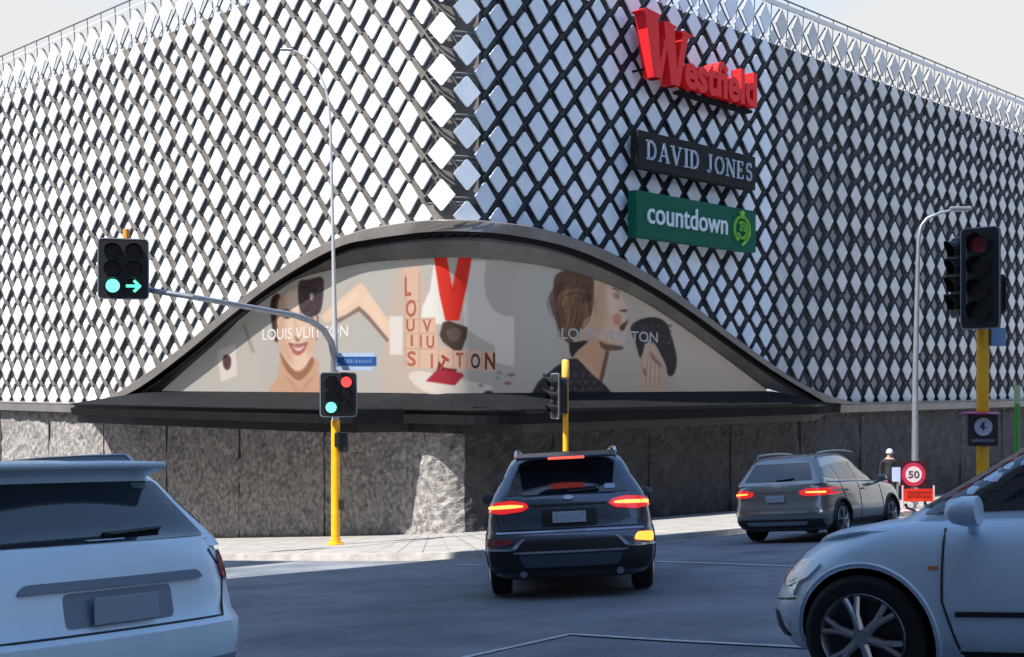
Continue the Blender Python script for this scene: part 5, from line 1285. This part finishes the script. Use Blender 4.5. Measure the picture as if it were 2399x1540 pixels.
P_SED = dict(W=1.76, zb=.17, rf=.42, rr=.3, bf=.24, br=.12, gap=.05, crown=.045,
  shoulder=[(-2.3, .90), (-1.6, .93), (-.6, .90), (.6, .88), (.95, .875), (1.4, .845), (1.8, .785), (2.1, .69), (2.26, .60)],
  roof=[(-2.0, 1.10), (-1.5, 1.30), (-.9, 1.42), (-.2, 1.47), (.45, 1.46), (1.1, 1.36)],
  tub=[(0, .86, 1.99, -2.1), (.08, .94, 2.07, -2.18), (.25, .99, 2.13, -2.25), (.45, 1.0, 2.15, -2.27), (.58, .995, 2.14, -2.26), (.72, .975, 2.10, -2.22), (.86, .94, 2.03, -2.16), (.95, .90, 1.96, -2.12), (1.0, .86, 1.89, -2.08)],
  house=[(0, .745, 1.52, -1.65), (.12, .735, 1.42, -1.6), (.35, .69, 1.16, -1.4), (.6, .635, .86, -1.15), (.82, .58, .58, -.92), (.94, .545, .42, -.8), (1.0, .50, .34, -.74)],
  axle=(1.46, -1.2), track=.755, rw=.315, win_front=[(1.16, .93), (.02, .95), (.02, 1.36), (.30, 1.36), (.58, 1.30)], win_rear=[(-.06, .95), (-1.2, .97), (-1.12, 1.14), (-.86, 1.30), (-.06, 1.36)],
  windscreen=[(-.62, .96), (.62, .96), (.47, 1.37), (-.47, 1.37)], rear_window=[(-.62, 1.0), (.62, 1.0), (.48, 1.27), (-.48, 1.27)],
  doors=[[(1.02, .86), (1.04, .5), (.98, .26)], [(-.02, .9), (-.02, .26)], [(-1.0, .5), (-1.2, .9)]], handles=(-.02, -1.02), handle_z=.79, mirror=(.86, .95), spokes=6, extra=ex_sedan)
hd = Vector((-math.cos(R(33)), math.sin(R(33)))); ln = Vector((-hd.y, hd.x)); wq = ray(2038, 1522)*6.45
c_ = Vector((wq.x, 6.45))-hd*1.46-ln*.80
M_SILV = paint("silver_blue_paint", (.64, .79, .93), .15, .42, .35)
car(P_SED, "sedan", "silver sedan crossing at the right edge, only its front half in view", "car", (c_.x, c_.y), hd, M_SILV)

# --- silver wagon entering on the left
def ex_wag(root, decal, mirrored, both, seam, bvh, AX):
    mirrored("tail_light", [(.83, .76), (.83, .92), (.74, .93), (.66, .88), (.68, .78)], "B", M_TAILO, off=.018)
    both("tail_light", [(-2.10, .77), (-2.10, .91), (-1.94, .90), (-1.98, .79)], M_TAILO, off=.012)
    decal("tailgate_garnish", [(.52, .80), (.48, .845), (-.48, .845), (-.52, .80)], "B", M_DKSIL, off=.02)
    decal("plate_recess", [(.30, .63), (.30, .79), (-.30, .79), (-.30, .63)], "B", M_DKSIL, off=.004)
    plate(root, -2.285, .70, blank=True)
    decal("bumper_lower", [(.80, .22), (.84, .40), (-.84, .40), (-.80, .22)], "B", M_DKSIL, off=.012)
    seam([(.62, .94), (.70, .80), (.62, .60), (-.62, .60), (-.70, .80), (-.62, .94)], "B")
    decal("rear_wiper", [(.0, 1.03), (.0, 1.045), (-.36, 1.06), (-.36, 1.05)], "B", M_TRIM, off=.03, round_=False)
    sp = MB(); v = [(-1.66, .48, 1.43), (-1.66, -.48, 1.43), (-1.99, -.48, 1.405), (-1.99, .48, 1.405), (-1.75, .52, 1.33), (-1.75, -.52, 1.33), (-1.975, -.50, 1.375), (-1.975, .50, 1.375)]
    sp.add(v, [(0, 1, 2, 3), (4, 7, 6, 5), (0, 4, 5, 1), (1, 5, 6, 2), (2, 6, 7, 3), (3, 7, 4, 0)]); sp.build("roof_spoiler", M_SILV2, root, bevel=.02)
    decal("window_sticker", [(-.34, 1.27), (-.34, 1.30), (-.44, 1.30), (-.44, 1.27)], "B", mat("green_grey_sticker", (.10, .16, .16), .4), off=.01)
M_DKSIL = mat("dark_silver_plastic", (.16, .23, .31), .45)  # darker silver for tailgate trim, plate recess and lower bumper
M_SILV2 = paint("pale_silver_paint", (.64, .83, .98), .15, .42, .35)
P_WAG = dict(P_SUV); P_WAG.update(zscale=1, W=1.78, zb=.19, cladding=False, rf=.36, rr=.26, br=.10,
  shoulder=[(-2.3, .98), (-1.6, .99), (-.5, .96), (.6, .92), (1.1, .90), (1.7, .82), (2.1, .70), (2.25, .6)],
  roof=[(-2.1, 1.33), (-1.8, 1.375), (-1.2, 1.41), (-.3, 1.42), (.3, 1.37), (.9, 1.25)],
  tub=[(0, .86, 2.08, -2.08), (.07, .93, 2.17, -2.17), (.2, .98, 2.23, -2.28), (.36, 1.0, 2.25, -2.31), (.48, 1.0, 2.25, -2.31), (.55, .995, 2.24, -2.26), (.68, .985, 2.21, -2.24), (.84, .965, 2.14, -2.22), (.95, .94, 2.08, -2.19), (1.0, .92, 2.02, -2.17)],
  house=[(0, .80, 1.05, -2.15), (.12, .785, .98, -2.12), (.35, .73, .74, -2.04), (.6, .665, .44, -1.95), (.82, .62, .17, -1.87), (.94, .59, .0, -1.83), (1.0, .55, -.08, -1.78)],
  axle=(1.3, -1.3), track=.76, rw=.32, win_front=[(.60, .97), (-.38, 1.0), (-.38, 1.30), (-.15, 1.30), (.18, 1.25)], win_rear=[(-.46, 1.0), (-1.28, 1.02), (-1.3, 1.28), (-.46, 1.30)], win_quarter=[(-1.38, 1.03), (-1.95, 1.07), (-1.82, 1.22), (-1.4, 1.27)],
  windscreen=[(-.64, .98), (.64, .98), (.52, 1.30), (-.52, 1.30)], rear_window=[(-.64, 1.01), (.64, 1.01), (.52, 1.31), (-.52, 1.31)],
  doors=[[(.80, .94), (.88, .45), (.8, .28)], [(-.42, .96), (-.42, .28)], [(-1.05, .6), (-1.3, .95)]], handles=(-.18, -1.02), handle_z=.84, mirror=(.66, .98), rails=(-1.65, .1, .54), rail_h=.06, rail_m=M_CHROME2, extra=ex_wag)
hd = Vector((-.80, .60)).normalized(); rt = Vector((hd.y, -hd.x)); cq = ray(598, 1300)*6.5
c_ = Vector((cq.x, 6.5))+hd*2.2-rt*.84
car(P_WAG, "station_wagon", "silver station wagon with roof rails crossing at the left edge, rear corner in view", "car", (c_.x, c_.y), hd, M_SILV2)
